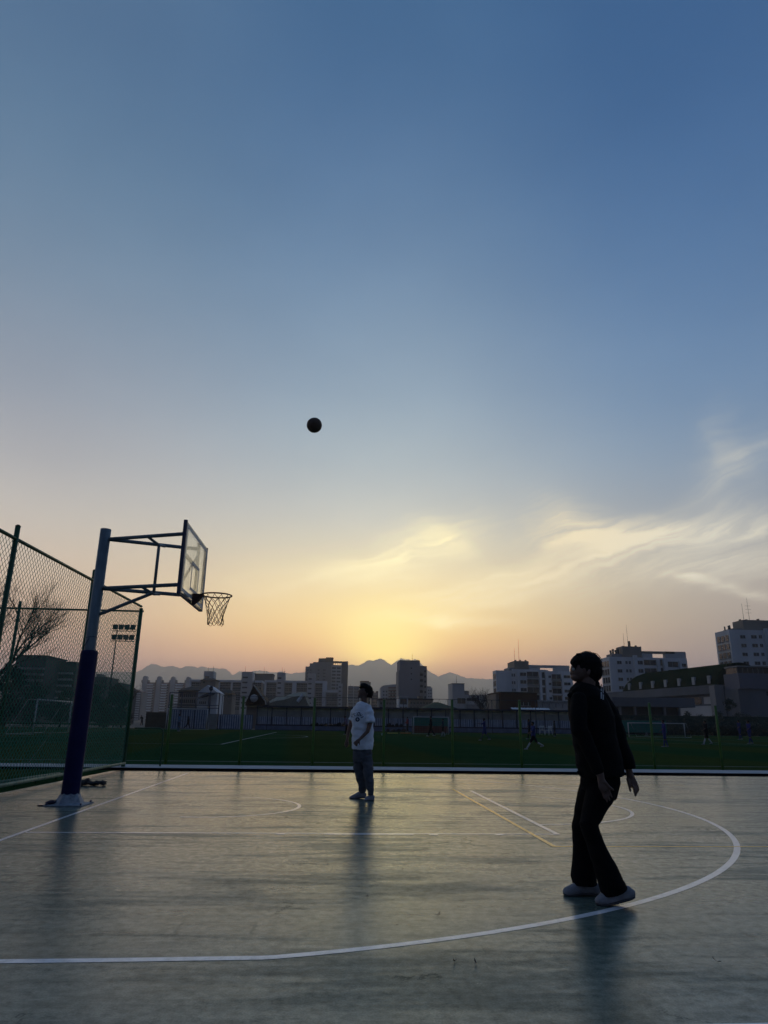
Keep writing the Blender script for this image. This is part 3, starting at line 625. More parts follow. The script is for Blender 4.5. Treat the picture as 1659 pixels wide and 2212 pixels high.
# --- people on the far pitch
def cloth(c): return mat('cloth_%d_%d_%d' % tuple(int(x*255) for x in c), c, .9, spec=.15, var=.2, vscale=8)
def small(u, vf, vh, head, stride, top, low, sock, label, group=None, arms=(20, -20), longs=False, lean=0, sleeve=True, shoe_c=(.3, .3, .3), dist=None):
    g_ = G(u, vf) if dist is None else P(u, vf, dist)
    Hh = P(u, vh, g_.y).z
    h = max(.9, Hh-(g_.z if dist else 0))
    if h > 1.85: h = 1.85
    root_ = empty('person', (g_.x, g_.y, 0), R(head), label, 'person', group)
    s_ = h/1.72
    def V(x, y, z): return Vector((x+lean*z*.2, y, z))*s_
    def C(a, ra, b_, rb): return capsule(a, ra*s_, b_, rb*s_, 8)
    hip, sho = .90, 1.42; F_ = []; J = {}
    for sg, sd in ((1, 1), (-1, -1)):
        ang = R(stride*sg); hx = V(0, .09*sd, hip)
        bend = R(max(0, -stride*sg)*.9)
        kn = hx+Vector((math.sin(ang)*.43, 0, -math.cos(ang)*.43))*s_
        an = kn+Vector((math.sin(ang-bend)*.40, 0, -math.cos(ang-bend)*.40))*s_
        J[sg] = (hx, kn, an)
    low_ = min(J[1][2].z, J[-1][2].z)-.075*s_
    off = Vector((0, 0, -low_))
    for sg in J: J[sg] = tuple(p_+off for p_ in J[sg])
    A = {}
    for sg, ar in ((1, arms[0]), (-1, arms[1])):
        sh_ = V(0, .19*sg, sho)+off; a_ = R(ar); el_ = sh_+Vector((math.sin(a_)*.27, .05*sg, -math.cos(a_)*.27))*s_
        a2 = a_+R(35); wr = el_+Vector((math.sin(a2)*.24, 0, -math.cos(a2)*.24))*s_; A[sg] = (sh_, el_, wr)
    hc = V(.02, 0, 1.60)+off
    body_ = [ell(hc, (.095*s_, .075*s_, .115*s_), 10), C(V(0, 0, 1.40)+off, .055, V(.01, 0, 1.52)+off, .05), loft([(V(0, 0, .88)+off, .16*s_, .10*s_), (V(0, 0, 1.15)+off, .13*s_, .09*s_), (V(0, 0, 1.42)+off, .17*s_, .10*s_)], 10, (1, 0, 0))]
    for sg in (1, -1):
        a, b_, c = J[sg]; body_ += [C(a, .08, b_, .055), C(b_, .052, c, .036), C(c-Vector((0, 0, .03))*s_, .04, c+Vector((.15, 0, -.045))*s_, .03)]
        a, b_, c = A[sg]; body_ += [C(a, .05, b_, .042), C(b_, .038, c, .028), C(c, .03, c+(c-b_).normalized()*.13*s_, .022)]
    fuse('body', body_, .024*s_+.002, skin, root_)
    fuse('hair', [ell(hc+Vector((-.02, 0, .03))*s_, (.1*s_, .085*s_, .1*s_), 10)], .024, hairm, root_, smooth=1)
    tops = [loft([(V(0, 0, .84)+off, .19*s_, .13*s_), (V(0, 0, 1.1)+off, .17*s_, .12*s_), (V(0, 0, 1.36)+off, .20*s_, .12*s_), (V(0, 0, 1.47)+off, .09*s_, .08*s_)], 12, (1, 0, 0))]
    for sg in (1, -1):
        a, b_, c = A[sg]; tops.append(C(a, .07, b_, .062))
        if not sleeve: tops.append(C(b_, .06, c, .045))
    fuse('shirt', tops, .022, cloth(top), root_, wrinkle=.006, wscale=9)
    lows = [C(V(0, .07, .90)+off, .12, V(0, -.07, .90)+off, .12)]
    for sg in (1, -1):
        a, b_, c = J[sg]; lows.append(C(a, .105, b_ if longs else a.lerp(b_, .8), .085))
        if longs: lows.append(C(b_, .08, c, .06))
    fuse('trousers' if longs else 'shorts', lows, .022, cloth(low), root_)
    for sg in (1, -1):
        a, b_, c = J[sg]
        if not longs: fuse('sock', [C(b_.lerp(c, .15), .057, c, .043)], .02, cloth(sock), root_)
        fuse('boot', [C(c-Vector((.02, 0, .03))*s_, .046, c+Vector((.16, 0, -.042))*s_, .034)], .018, cloth(shoe_c), root_)
    return root_
NV, BK, WT = (.05, .06, .19), (.015, .015, .018), (.5, .52, .58)
PLY = 'players and coaches on the far pitch'
small(231, 1571, 1541, 170, 10, (.03, .05, .06), BK, BK, 'dark clad player seen through the fence right of the blue hoop padding', PLY)
small(308, 1567, 1545, 150, 8, BK, BK, BK, 'dark figure bending beside the left post of the far white goal', PLY, lean=1.4, longs=True)
small(385, 1580, 1542, 20, 4, (.12, .2, .32), (.05, .08, .12), (.1, .14, .2), 'player in light blue shirt in front of the far white goal', PLY)
small(405, 1575, 1546, 10, 24, BK, BK, BK, 'player in black striding inside the far white goal', PLY, longs=True)
small(682, 1577, 1550, 200, 6, BK, BK, BK, 'dark figure leaning over the bags at the left end of the bench', PLY, lean=1.5, longs=True)
small(753, 1587, 1546, 190, 8, (.16, .13, .24), BK, BK, 'person in purple top bending behind the boy in the white T-shirt', PLY, lean=1.2, longs=True)
small(880, 1582, 1545, 180, 5, (.30, .05, .07), BK, BK, 'person in red top and dark trousers left of the small green backed goal', PLY, longs=True, sleeve=False)
small(931, 1590.5, 1546, 185, 18, BK, BK, BK, 'coach all in black walking with pale shoes in front of the small goal', PLY, longs=True, sleeve=False, arms=(10, -15), shoe_c=(.55, .55, .55))
small(957, 1591, 1552, 185, 10, (.03, .06, .09), BK, (.4, .42, .45), 'dark blue player with pale socks beside the right post of the small goal', PLY)
small(969, 1584, 1551, 185, 6, (.04, .06, .22), NV, NV, 'blue shirted player holding a white bag behind another at the goal post', PLY)
small(1047, 1600, 1549.5, 180, 22, NV, NV, (.10, .11, .13), 'player in navy kit walking with a raised hand, pale armband', PLY, arms=(60, -30))
small(1144, 1597, 1553, 180, 12, (.025, .03, .06), BK, BK, 'player half hidden behind the runner in white socks', PLY)
small(1153.5, 1619.5, 1553.5, 185, 34, NV, BK, WT, 'nearest player running in navy shirt and long white socks', PLY, arms=(30, -35), shoe_c=(.4, .4, .42))
small(1199, 1591, 1557, 180, 5, (.03, .04, .05), BK, BK, 'dark standing player right of the two white chairs', PLY)
small(1397, 1590, 1556, 180, 8, (.012, .015, .02), BK, (.25, .25, .28), 'dark goalkeeper standing in front of the teal tarp in the right goal', PLY)
small(1438, 1614, 1554.5, 170, 8, (.06, .055, .22), NV, NV, 'player in blue kit with pale bib standing right of the right goal', PLY)
small(1528, 1609, 1554.5, 180, 20, BK, BK, WT, 'player in black with white socks running at the right', PLY, arms=(25, -25))
small(1600, 1598, 1555, 180, 10, (.04, .045, .15), NV, NV, 'left one of the two blue clad players at the right edge', PLY)
small(1622, 1607, 1556, 180, 10, (.05, .05, .19), NV, NV, 'right one of the two blue clad players at the right edge', PLY)

# ================================================================== BASKETBALL HOOP
steel = mat('painted_blue_steel', (.19, .24, .27), .5, var=.4, vscale=7, stretch=(1, 1, .3))
dsteel = mat('dark_blue_steel', (.06, .065, .12), .5, var=.25, vscale=9)
padm = mat('navy_padding', (.006, .008, .075), .6, spec=.2, var=.25, vscale=5, bump=.15, bscale=20)
white_steel = mat('flaking_white_steel', (.33, .37, .42), .6, var=.5, vscale=14, bump=.2)
PX, PY = -3.75, 11.06
hoop = empty('basketball_hoop', (PX, PY, 0), 0, 'tall basketball hoop with navy padded post and clear backboard', 'basketball hoop')
ztop = P(229, 1143.5, PY).z; zpad1 = P(191, 1405, PY).z; zpad0 = P(153, 1721, PY).z
MB().tube([(0, 0, .02), (0, 0, ztop)], .083, steel, 24).build('pole', hoop)
mb = MB(); mb.tube([(0, 0, zpad0), (0, 0, zpad0+.015), (0, 0, zpad1-.03), (0, 0, zpad1-.008), (0, 0, zpad1)], [.118, .126, .124, .118, .100], padm, 28); pad = mb.build('post_padding', hoop)
MB().box((.124, -.012, zpad0+.02), (.130, .012, zpad1-.04), dsteel).build('zip_seam', pad)
mb = MB()
n_ = 8
mb.add([(math.cos(2*math.pi*(i+.5)/n_)*r_, math.sin(2*math.pi*(i+.5)/n_)*r_, z_) for r_, z_ in ((.225, .014), (.20, .03), (.108, .19)) for i in range(n_)], [(i+n_*j, (i+1) % n_+n_*j, (i+1) % n_+n_*(j+1), i+n_*(j+1)) for i in range(n_) for j in range(2)]+[tuple(range(16, 24))], white_steel)
base_ = mb.build('base_flare', hoop)
MB().box((-.27, -.25, .002), (.27, .25, .014), white_steel).build('base_plate', hoop)
for sx_ in (-1, 1):
    for sy_ in (-1, 1): MB().tube([(sx_*.235, sy_*.21, .014), (sx_*.235, sy_*.21, .04)], .014, dsteel, 6).build('anchor_bolt', hoop)
BXF = -2.27-PX; zA = P(237, 1165, PY).z; zB = P(219, 1271, PY).z
ya, yb = -.52, .50
for yy in (ya, yb):
    for z_ in (zA, zB): MB().tube([(.05, 0, z_), (BXF-.06, yy, z_)], .030, steel, 12).build('support_arm', hoop)
xm = P(337, 1163, PY).x-PX; fr_ = (xm-.05)/(BXF-.11)
for z_ in (zA, zB):
    MB().tube([(xm-.04, ya*fr_*.95, z_-.02), (xm+.06, 0, z_-.07), (xm+.08, yb*fr_*1.05, z_-.02)], .022, steel, 10).build('cross_brace', hoop)
MB().tube([(xm+.06, 0, zA-.06), (xm+.06, 0, zB-.04)], .024, steel, 10).build('upright_brace', hoop)
MB().tube([(.06, 0, P(215, 1328, PY).z), (xm+.03, 0, zB-.06)], .027, steel, 10).build('diagonal_brace', hoop)
mb = MB(); mb.tube(arc3 := [(.086*math.cos(a/8*2*math.pi), .086*math.sin(a/8*2*math.pi), zpad1+.20+.01*math.sin(a)) for a in range(8)], .006, dsteel, 5, close=True)
mb.tube([(.0, -.088, zpad1+.18), (-.04, -.085, zpad1+.10), (-.085, -.05, zpad1+.03)], .005, dsteel, 5); mb.build('cable_tie', hoop)
zb0, zb1 = 2.95, 4.06; y0, y1 = 10.13-PY, 11.93-PY
gm2 = bpy.data.materials.new('acrylic'); gm2.use_nodes = True; q = NT(gm2.node_tree); q.n.clear()
tp = q.new('ShaderNodeBsdfTransparent'); tp.inputs[0].default_value = (.93, .95, .97, 1)
gs = q.new('ShaderNodeBsdfGlossy'); gs.inputs['Roughness'].default_value = .12; gs.inputs[0].default_value = (.9, .9, .9, 1)
df = q.new('ShaderNodeBsdfDiffuse'); df.inputs[0].default_value = (.7, .7, .7, 1); tl = q.new('ShaderNodeBsdfTranslucent'); tl.inputs[0].default_value = (.8, .8, .78, 1)
a1 = q.new('ShaderNodeMixShader'); a1.inputs[0].default_value = .6; q.l.new(df.outputs[0], a1.inputs[1]); q.l.new(tl.outputs[0], a1.inputs[2])
a2 = q.new('ShaderNodeMixShader'); nz = q.noise(q.new('ShaderNodeTexCoord').outputs['Object'], 3.5, 5, .6); q.put(a2.inputs[0], q.rng(nz, .3, .7, .04, .17)); q.l.new(tp.outputs[0], a2.inputs[1]); q.l.new(a1.outputs[0], a2.inputs[2])
fz = q.new('ShaderNodeFresnel'); fz.inputs[0].default_value = 1.4
a3 = q.new('ShaderNodeMixShader'); q.put(a3.inputs[0], q.m('MULTIPLY', fz.outputs[0], .45)); q.l.new(a2.outputs[0], a3.inputs[1]); q.l.new(gs.outputs[0], a3.inputs[2])
om = q.new('ShaderNodeOutputMaterial'); q.l.new(a3.outputs[0], om.inputs[0])
bb = MB().box((BXF-.016, y0+.02, zb0+.02), (BXF, y1-.02, zb1-.02), gm2).build('backboard', hoop)
mb = MB(); T = .05
mb.box((BXF-.05, y0+.005, zb0), (BXF+.004, y0+.045, zb1), dsteel); mb.box((BXF-.055, y1-.03, zb0), (BXF+.004, y1, zb1), white_steel)
mb.box((BXF-.055, y0+.047, zb0), (BXF-.018, y1-.032, zb0+T), dsteel); mb.box((BXF-.030, y0+.047, zb1-.035), (BXF-.018, y1-.032, zb1), white_steel)
mb.build('board_frame', hoop)
wl = mat('board_line', (.6, .6, .6), .6)
mb = MB(); xx = BXF+.0015
def rect(y_0, y_1, z_0, z_1, w):
    for a, b_ in (((y_0, z_0), (y_1, z_0+w)), ((y_0, z_1-w), (y_1, z_1)), ((y_0, z_0+w), (y_0+w, z_1-w)), ((y_1-w, z_0+w), (y_1, z_1-w))): mb.box((xx, a[0], a[1]), (xx+.002, b_[0], b_[1]), wl)
rect(y0+.05, y1-.05, zb0+.05, zb1-.05, .05); rect(-.3, .3, zb0+.17, zb0+.62, .045)
mb.build('board_marking', bb)
for yy in (ya, yb): MB().box((BXF-.1, yy-.03, zB-.1), (BXF-.058, yy+.03, zA+.1), steel).build('back_rail', hoop)
MB().tube([(BXF-.07, ya, zB+.05), (BXF-.07, yb, zA-.08)], .02, steel, 8).build('back_brace', hoop)
MB().box((BXF-.1, ya, (zA+zB)/2+.05), (BXF-.062, yb, (zA+zB)/2+.1), steel).build('back_rail', hoop)
rimm = mat('rusty_rim', (.10, .03, .02), .6, var=.5, vscale=20)
RZ = 3.085; RC = (BXF+.15+.225, -.02)
mb = MB()
mb.tube([(RC[0]+.232*math.cos(a/40*2*math.pi), RC[1]+.232*math.sin(a/40*2*math.pi), RZ) for a in range(40)], .0115, rimm, 8, close=True)
rim = mb.build('rim', hoop)
mb = MB()
mb.add([(BXF+.004, -.09, RZ+.01), (BXF+.004, .06, RZ+.01), (BXF+.004, .05, RZ-.16), (BXF+.004, -.08, RZ-.16), (BXF+.17, -.07, RZ+.012), (BXF+.17, .04, RZ+.012), (BXF+.10, .03, RZ-.10), (BXF+.10, -.06, RZ-.10)],
       [(0, 1, 2, 3), (4, 7, 6, 5), (0, 4, 5, 1), (1, 5, 6, 2), (2, 6, 7, 3), (3, 7, 4, 0)], rimm); mb.build('rim_bracket', hoop)
netm = mat('dark_net_cord', (.05, .045, .045), .9)
mb = MB(); NS, NR = 12, 6
def npt(i, j):
    f = j/NR; r_ = .215-.10*math.sin(min(f, 1)*math.pi*.5)+.012*max(0, f-.8)*5; sw = .012*math.sin(i*1.7+j)
    a = 2*math.pi*(i+.5*(j % 2))/NS
    return Vector((RC[0]+(r_+sw*.5)*math.cos(a)+.012*f, RC[1]+(r_+sw*.5)*math.sin(a), RZ-.012-.41*f+.018*math.sin(i*2.1+j*1.3)*(f > 0)))
for i in range(NS):
    for j in range(NR):
        i2 = i if j % 2 == 0 else i+1
        a = npt(i, j)
        for b_ in (npt(i2 % NS, j+1), npt((i2-1) % NS, j+1)):
            md = (a+b_)/2+Vector((0, 0, -.006)); mb.tube([a, md, b_], .0042, netm, 5)
    a, b_ = npt(i, NR), npt((i+1) % NS, NR)
    mb.tube([a, a.lerp(b_, .25)+Vector((0, 0, -.035)), a.lerp(b_, .5)+Vector((0, 0, -.045)), a.lerp(b_, .75)+Vector((0, 0, -.035)), b_], .0042, netm, 5)
    mb.tube([Vector((RC[0]+.232*math.cos(2*math.pi*i/NS), RC[1]+.232*math.sin(2*math.pi*i/NS), RZ+.008)), npt(i, 0)], .004, netm, 5)
mb.build('net', rim)

# basketball in flight
bl = mat('ball_rubber', (.10, .055, .032), .6, spec=.45, bump=.35, bscale=420); seam = mat('ball_seam', (.006, .006, .006), .8)
bc = P(679, 918.5, 10.0)
mb = MB(); v_, f_ = ell((0, 0, 0), .119, 40); mb.add(v_, f_, bl, True); ball = mb.build('basketball'); ball.location = bc; ball.rotation_euler = (.5, .3, .9)
tag(ball, 'basketball in mid flight high against the blue sky', 'ball')
mb = MB()
for ax in range(3): mb.tube([Vector([(.1185*math.cos(a/36*2*math.pi), .1185*math.sin(a/36*2*math.pi), 0)[(i+ax) % 3] for i in range(3)]) for a in range(36)], .0022, seam, 5, close=True)
mb.build('seam_line', ball)

# ================================================================== FENCES
green = mat('green_fence_paint', (.025, .10, .035), .5, var=.4, vscale=5)
lgreen = mat('pale_green_rail', (.22, .30, .20), .55, var=.35, vscale=4)
wire = mat('green_vinyl_wire', (.012, .20, .12), .5)
lwire = mat('pale_wire', (.3, .32, .3), .6)
def chain(name, A, B, z0, z1, m, parent, cell=.056, r=.0046):
    A = Vector(A); B = Vector(B); L_ = (B-A).length; d = (B-A)/L_; nrm = Vector((-d.y, d.x)); nw = int(L_/cell); nz_ = int((z1-z0)/(cell*1.1))
    ks = np.arange(nw+1); js = np.arange(nz_+1)
    K, Jn = np.meshgrid(ks, js, indexing='ij')
    wob = (np.sin(K*12.9898+Jn*4.1)*.006)
    off = K*cell+np.where((Jn+K) % 2 == 0, -.5, .5)*cell*1.04+wob*cell/.05*.7
    zc = z0+Jn*(z1-z0)/nz_; dep = np.where((Jn+K) % 2 == 0, r, -r)
    off = np.clip(off, 0, L_)
    vs_ = np.zeros((nw+1, nz_+1, 3, 3))
    for q_ in range(3):
        a = 2*math.pi*q_/3; ox = math.cos(a)*r; oy = math.sin(a)*r
        vs_[:, :, q_, 0] = A.x+d.x*(off+ox)+nrm.x*(dep+oy); vs_[:, :, q_, 1] = A.y+d.y*(off+ox)+nrm.y*(dep+oy); vs_[:, :, q_, 2] = zc
    idx = np.arange((nw+1)*(nz_+1)*3).reshape(nw+1, nz_+1, 3); fs_ = []
    for q_ in range(3):
        q2 = (q_+1) % 3
        fs_.append(np.stack([idx[:, :-1, q_], idx[:, :-1, q2], idx[:, 1:, q2], idx[:, 1:, q_]], -1).reshape(-1, 4))
    me = bpy.data.meshes.new(name); me.from_pydata(vs_.reshape(-1, 3).tolist(), [], np.concatenate(fs_).tolist()); me.materials.append(m); me.update()
    o = bpy.data.objects.new(name, me); COL.objects.link(o); o.parent = parent; return o
def on(root_): o = Vector(root_.location); return lambda x, y, z: (x-o.x, y-o.y, z-o.z)
# side fence coming towards the camera
ZF = 4.05
c0, c1 = (-5.16, 18.72), (-5.56, 6.2)
def sf(y): f = (c0[1]-y)/(c0[1]-c1[1]); return c0[0]+(c1[0]-c0[0])*f
sfr = empty('chain_link_fence', (c0[0], c0[1], 0), 0, 'tall green chain-link fence running beside the hoop post towards the viewer', 'fence'); w_ = on(sfr)
for y in (15.2, 11.62, 8.1):
    p_ = MB().tube([w_(sf(y), y, -.03), w_(sf(y), y, ZF+.22)], .043, green, 14).build('post', sfr)
    MB().tube([w_(sf(y), y, ZF+.22), w_(sf(y), y, ZF+.245)], [.048, .02], green, 12).build('cap', p_)
MB().tube([w_(sf(18.72), 18.72, ZF), w_(sf(6.2), 6.2, ZF)], .03, green, 10).build('top_rail', sfr)
MB().tube([w_(sf(18.72)+.03, 18.72, .13), w_(sf(6.2)+.03, 6.2, .13)], .032, lgreen, 10).build('bottom_rail', sfr)
tie = MB().tube([Vector((.034*math.cos(a/6*2*math.pi), .01*math.sin(a), .034*math.sin(a/6*2*math.pi))) for a in range(6)], .004, wire, 4, close=True).build('tie_wire', sfr)
for i in range(44):
    y = 18.5-i*.28; o_ = tie if i == 0 else tie.copy()
    if i: COL.objects.link(o_); o_.parent = sfr
    o_.location = w_(sf(y)+.03, y, .13)
chain('mesh_panel', w_(sf(18.7), 18.7, 0)[:2], w_(sf(6.3), 6.3, 0)[:2], .1, ZF, wire, sfr)
# end fence behind the hoop, going left
efr = empty('chain_link_fence', (c0[0], FENCE_Y, 0), 0, 'tall green chain-link fence continuing left from the corner post behind the hoop', 'fence'); w_ = on(efr)
cpz = P(305, 1315, 18.72).z
p_ = MB().tube([w_(c0[0], c0[1], -.1), w_(c0[0], c0[1], cpz)], .05, green, 14).build('corner_post', efr)
MB().tube([w_(c0[0], c0[1], cpz), w_(c0[0], c0[1], cpz+.02)], [.055, .02], green, 12).build('cap', p_)
for x in (-8.4, -11.6): MB().tube([w_(x, FENCE_Y, -.1), w_(x, FENCE_Y, ZF+.1)], .04, green, 12).build('post', efr)
MB().tube([w_(c0[0], FENCE_Y, ZF-.09), w_(-14, FENCE_Y, ZF-.09)], .026, green, 10).build('top_rail', efr)
MB().tube([w_(c0[0], FENCE_Y, 1.05), w_(-14, FENCE_Y, 1.05)], .022, green, 10).build('middle_rail', efr)
chain('mesh_panel', w_(-14, FENCE_Y, 0)[:2], w_(c0[0]-.05, FENCE_Y, 0)[:2], .08, ZF-.1, wire, efr)
MB().tube([w_(-7.6, FENCE_Y+.03, .05), w_(-6.0, FENCE_Y+.03, 2.6)], .006, lwire, 5).build('brace_wire', efr)
MB().tube([w_(-10.6, FENCE_Y+.03, .9), w_(-8.4, FENCE_Y+.03, 3.3)], .006, lwire, 5).build('brace_wire', efr)
# low posts with net cable between court and pitch
for i, (ub, ut, vt) in enumerate([(356.5, 366, 1501), (516, 526, 1504.6), (674, 680, 1508), (828, 828.5, 1511.6), (978.5, 970.4, 1511.6), (1127.7, 1121.8, 1513.4), (1273, 1265, 1516), (1415, 1404.7, 1519), (1561, 1549, 1525)]):
    x = P(ub, 1657, NET_Y).x; zt = P(ut, vt, NET_Y).z
    names = ['nearest the corner of the tall fence', 'in line with the brown A-frame gable', 'left of the boy in the white T-shirt', 'just right of the boy in the white T-shirt', 'in front of the small green backed goal', 'left of the runner in white socks', 'hidden behind the shooter in black', 'right of the shooter in black', 'furthest right near the two blue players']
    r_ = empty('net_post', (x, NET_Y, -.05), 0, 'round green post '+names[i], 'post', 'green posts between court and pitch')
    pm = MB().tube([(0, 0, 0), (0, 0, zt+.05)], .036, mat('lime_green_post', (.07, .17, .02), .6, var=.4, vscale=4), 14).build('pole', r_)
    MB().tube([(0, 0, zt+.05), (0, 0, zt+.07)], [.045, .02], lgreen, 12).build('cap', r_)
lf = empty('low_gate', (-5.1, FENCE_Y, 0), 0, 'low green tubular frame between the tall corner post and first low post', 'gate'); w_ = on(lf)
ztg = P(320, 1573, FENCE_Y+.1).z; xr = P(353, 1600, FENCE_Y+.1).x
MB().tube([w_(-5.05, FENCE_Y, ztg), w_(xr-.08, FENCE_Y, ztg), w_(xr-.02, FENCE_Y, ztg-.04), w_(xr, FENCE_Y, ztg-.1), w_(xr, FENCE_Y, .02)], .02, green, 8).build('frame', lf)
chain('mesh_panel', w_(-5.05, FENCE_Y, 0)[:2], w_(xr, FENCE_Y, 0)[:2], .05, ztg, wire, lf, cell=.05, r=.0012)

# second low rail lying outside the side fence
ra, rb = G(-30, 1694, .10), G(128, 1671, .10)
rl = empty('guard_rail', (ra.x, ra.y, 0), 0, 'second pale low rail on the verge outside the side fence', 'rail'); w_ = on(rl)
MB().tube([w_(ra.x, ra.y, .10), w_(rb.x, rb.y, .10)], .028, lgreen, 10).build('bar', rl)
for f in (.05, .35, .65, .95):
    q_ = ra.lerp(rb, f); MB().tube([w_(q_.x, q_.y, -.02), w_(q_.x, q_.y, .09)], .02, green, 8).build('foot', rl)
# ================================================================== FAR SIDE OF THE PITCH
conc = mat('weathered_concrete', (.30, .31, .30), .85, var=.35, vscale=.8)
blue_st = mat('blue_painted_steps', (.13, .17, .26), .8, var=.3, vscale=1.5)
blue_dk = mat('dark_blue_steel_paint', (.012, .02, .045), .6)
slatm = mat('pale_blue_slats', (.42, .48, .60), .7, var=.3, vscale=2)
panel = mat('yellowed_panel', (.40, .41, .34), .8, var=.35, vscale=1.2)
YS_ = 95.6
def zat(v, Y, u=800): return P(u, v, Y).z
stand = empty('spectator_stand', (P(480, 1560, YS_).x, YS_, 0), 0, 'long low spectator stand with blue steps and slatted railing across the pitch', 'stand')
w_ = on(stand); xa, xb = P(552, 1560, YS_).x, P(1245, 1560, YS_).x; xg = P(448, 1560, YS_).x
def lev(v): return zat(v+ .4, YS_)
zs = {k_: max(0, lev(v)) for k_, v in dict(top=1527, beam=1531, pan=1538, grey=1549, slat0=1567, l1=1570, l2=1578.5, base=1584).items()}
MB().box(w_(xa, YS_+.2, zs['beam']), w_(xb, YS_+1.0, zs['top']), blue_dk).build('roof_beam', stand)
MB().box(w_(xa, YS_+.66, zs['pan']), w_(xb, YS_+.8, zs['beam']-.003), panel).build('upper_panel', stand)
MB().box(w_(xa, YS_+.6, zs['grey']-.1), w_(xb, YS_+.9, zs['pan']-.003), conc).build('back_wall', stand)
MB().box(w_(xa, YS_+.62, zs['slat0']), w_(xb, YS_+.9, zs['grey']-.103), blue_st).build('seat_row', stand)
mb = MB(); x = xa
while x < xb:
    gap = random.uniform(.16, .34); mb.box(w_(x, YS_+.50, zs['slat0']), w_(x+gap*.62, YS_+.53, zs['grey']-.05+random.uniform(-.06, 0)), slatm); x += gap
mb.build('slat_railing', stand)
MB().box(w_(xa, YS_+.45, zs['l1']), w_(xb, YS_+.58, zs['slat0']), blue_dk).build('lower_rail', stand)
MB().box(w_(xa, YS_-.2, zs['l2']), w_(xb, YS_+.62, zs['l1']-.002), blue_st).build('step', stand)
MB().box(w_(xa, YS_-.24, zs['l2']-.1), w_(xb, YS_+.62, zs['l2']-.003), blue_dk).build('step_nosing', stand)
MB().box(w_(xa, YS_-.9, 0), w_(xb, YS_+.62, zs['l2']-.105), blue_st).build('step', stand)
x = xa+.05
pm = None
while x < xb:
    if pm is None: pm = MB().box((0, 0, 0), (.12, .12, zs['beam']-zs['slat0']), blue_dk).build('post', stand)
    else: c_ = pm.copy(); COL.objects.link(c_); c_.parent = stand; pm = c_
    pm.location = w_(x, YS_+.3, zs['slat0']); x += 1.93
# gate walls left of the stand
def wallpiece(name, label, cat, u0, u1, v0, v1, Y, d, m, extra=None):
    a, b_ = P(u0, (v0+v1)/2, Y), P(u1, (v0+v1)/2, Y); r_ = empty(name, (a.x, Y, 0), 0, label, cat)
    MB().box((0, 0, max(0, zat(v1, Y, u0))-.02), (b_.x-a.x, d, zat(v0, Y, u0)), m).build('wall', r_); return r_, b_.x-a.x
def slats(root_, x0, x1, z0, z1, step=.3, y=-.06, w=.5):
    mb_ = MB(); x_ = x0
    while x_ < x1: mb_.box((x_, y, z0), (x_+step*w, y+.03, z1), slatm); x_ += step
    mb_.build('slat_panel', root_)
for (u0, u1, v0, lab) in [(363, 446, 1532, 'blue slatted fence panel behind the far white goal'), (469, 545, 1543, 'blue slatted fence panel between the grey gate pier and the stand')]:
    Yp = 96.2; r_ = empty('slatted_fence', (P(u0, 1570, Yp).x, Yp, 0), 0, lab, 'fence'); L_ = P(u1, 1570, Yp).x-r_.location.x
    MB().box((0, 0, 0), (L_, .05, zat(v0, Yp, u0)), blue_st).build('backing', r_); slats(r_, .1, L_-.1, .1, zat(v0, Yp, u0)-.05)
r_, L_ = wallpiece('gate_pier', 'grey concrete pier between the two slatted fence panels', 'wall', 447, 468, 1542, 1577, 96.4, 1.0, conc)
r_, L_ = wallpiece('garden_wall', 'brownish wall left of the slatted fence behind the far goal', 'wall', 314, 361, 1538, 1575, 97.0, .4, mat('brown_wall', (.10, .085, .06), .9, var=.3, vscale=1))
# tall net frame behind the left goal and cable with thin poles
nf = empty('net_fence', (P(361, 1570, 93.6).x, 93.6, 0), 0, 'tall dark net frame of thin poles behind the far left goal', 'fence'); w_ = on(nf)
xs_ = [P(u, 1560, 93.6).x for u in (361, 388, 419, 447, 470)]; zt = zat(1496, 93.6, 400); z2 = zat(1523, 93.6, 400)
for x in xs_: MB().tube([w_(x, 93.6, 0), w_(x, 93.6, zt)], .07, blue_dk, 8).build('pole', nf)
for z_ in (zt, z2, zat(1529, 93.6, 400)): MB().tube([w_(xs_[0], 93.6, z_), w_(xs_[-1], 93.6, z_)], .05, blue_dk, 6).build('rail', nf)
cabp = empty('safety_net', (xs_[-1]+.3, 94.2, 0), 0, 'thin dark safety netting and poles above the spectator stand', 'net'); w_ = on(cabp)
x = xs_[-1]+.3; zc = zat(1508, 94.2, 800); xe = P(1330, 1540, 94.2).x
while x < xe: MB().tube([w_(x, 94.2, 0), w_(x, 94.2, zc)], .045, blue_dk, 6).build('pole', cabp); x += 5.9
MB().tube([w_(xs_[-1]+.3, 94.2, zc), w_(xe, 94.2, zc)], .035, blue_dk, 6).build('cable', cabp)
chain('netting', w_(xs_[-1]+.4, 94.2, 0)[:2], w_(xe, 94.2, 0)[:2], zs['top']+.1, zc, mat('net_twine', (.03, .035, .035), .9), cabp, cell=.5, r=.012)

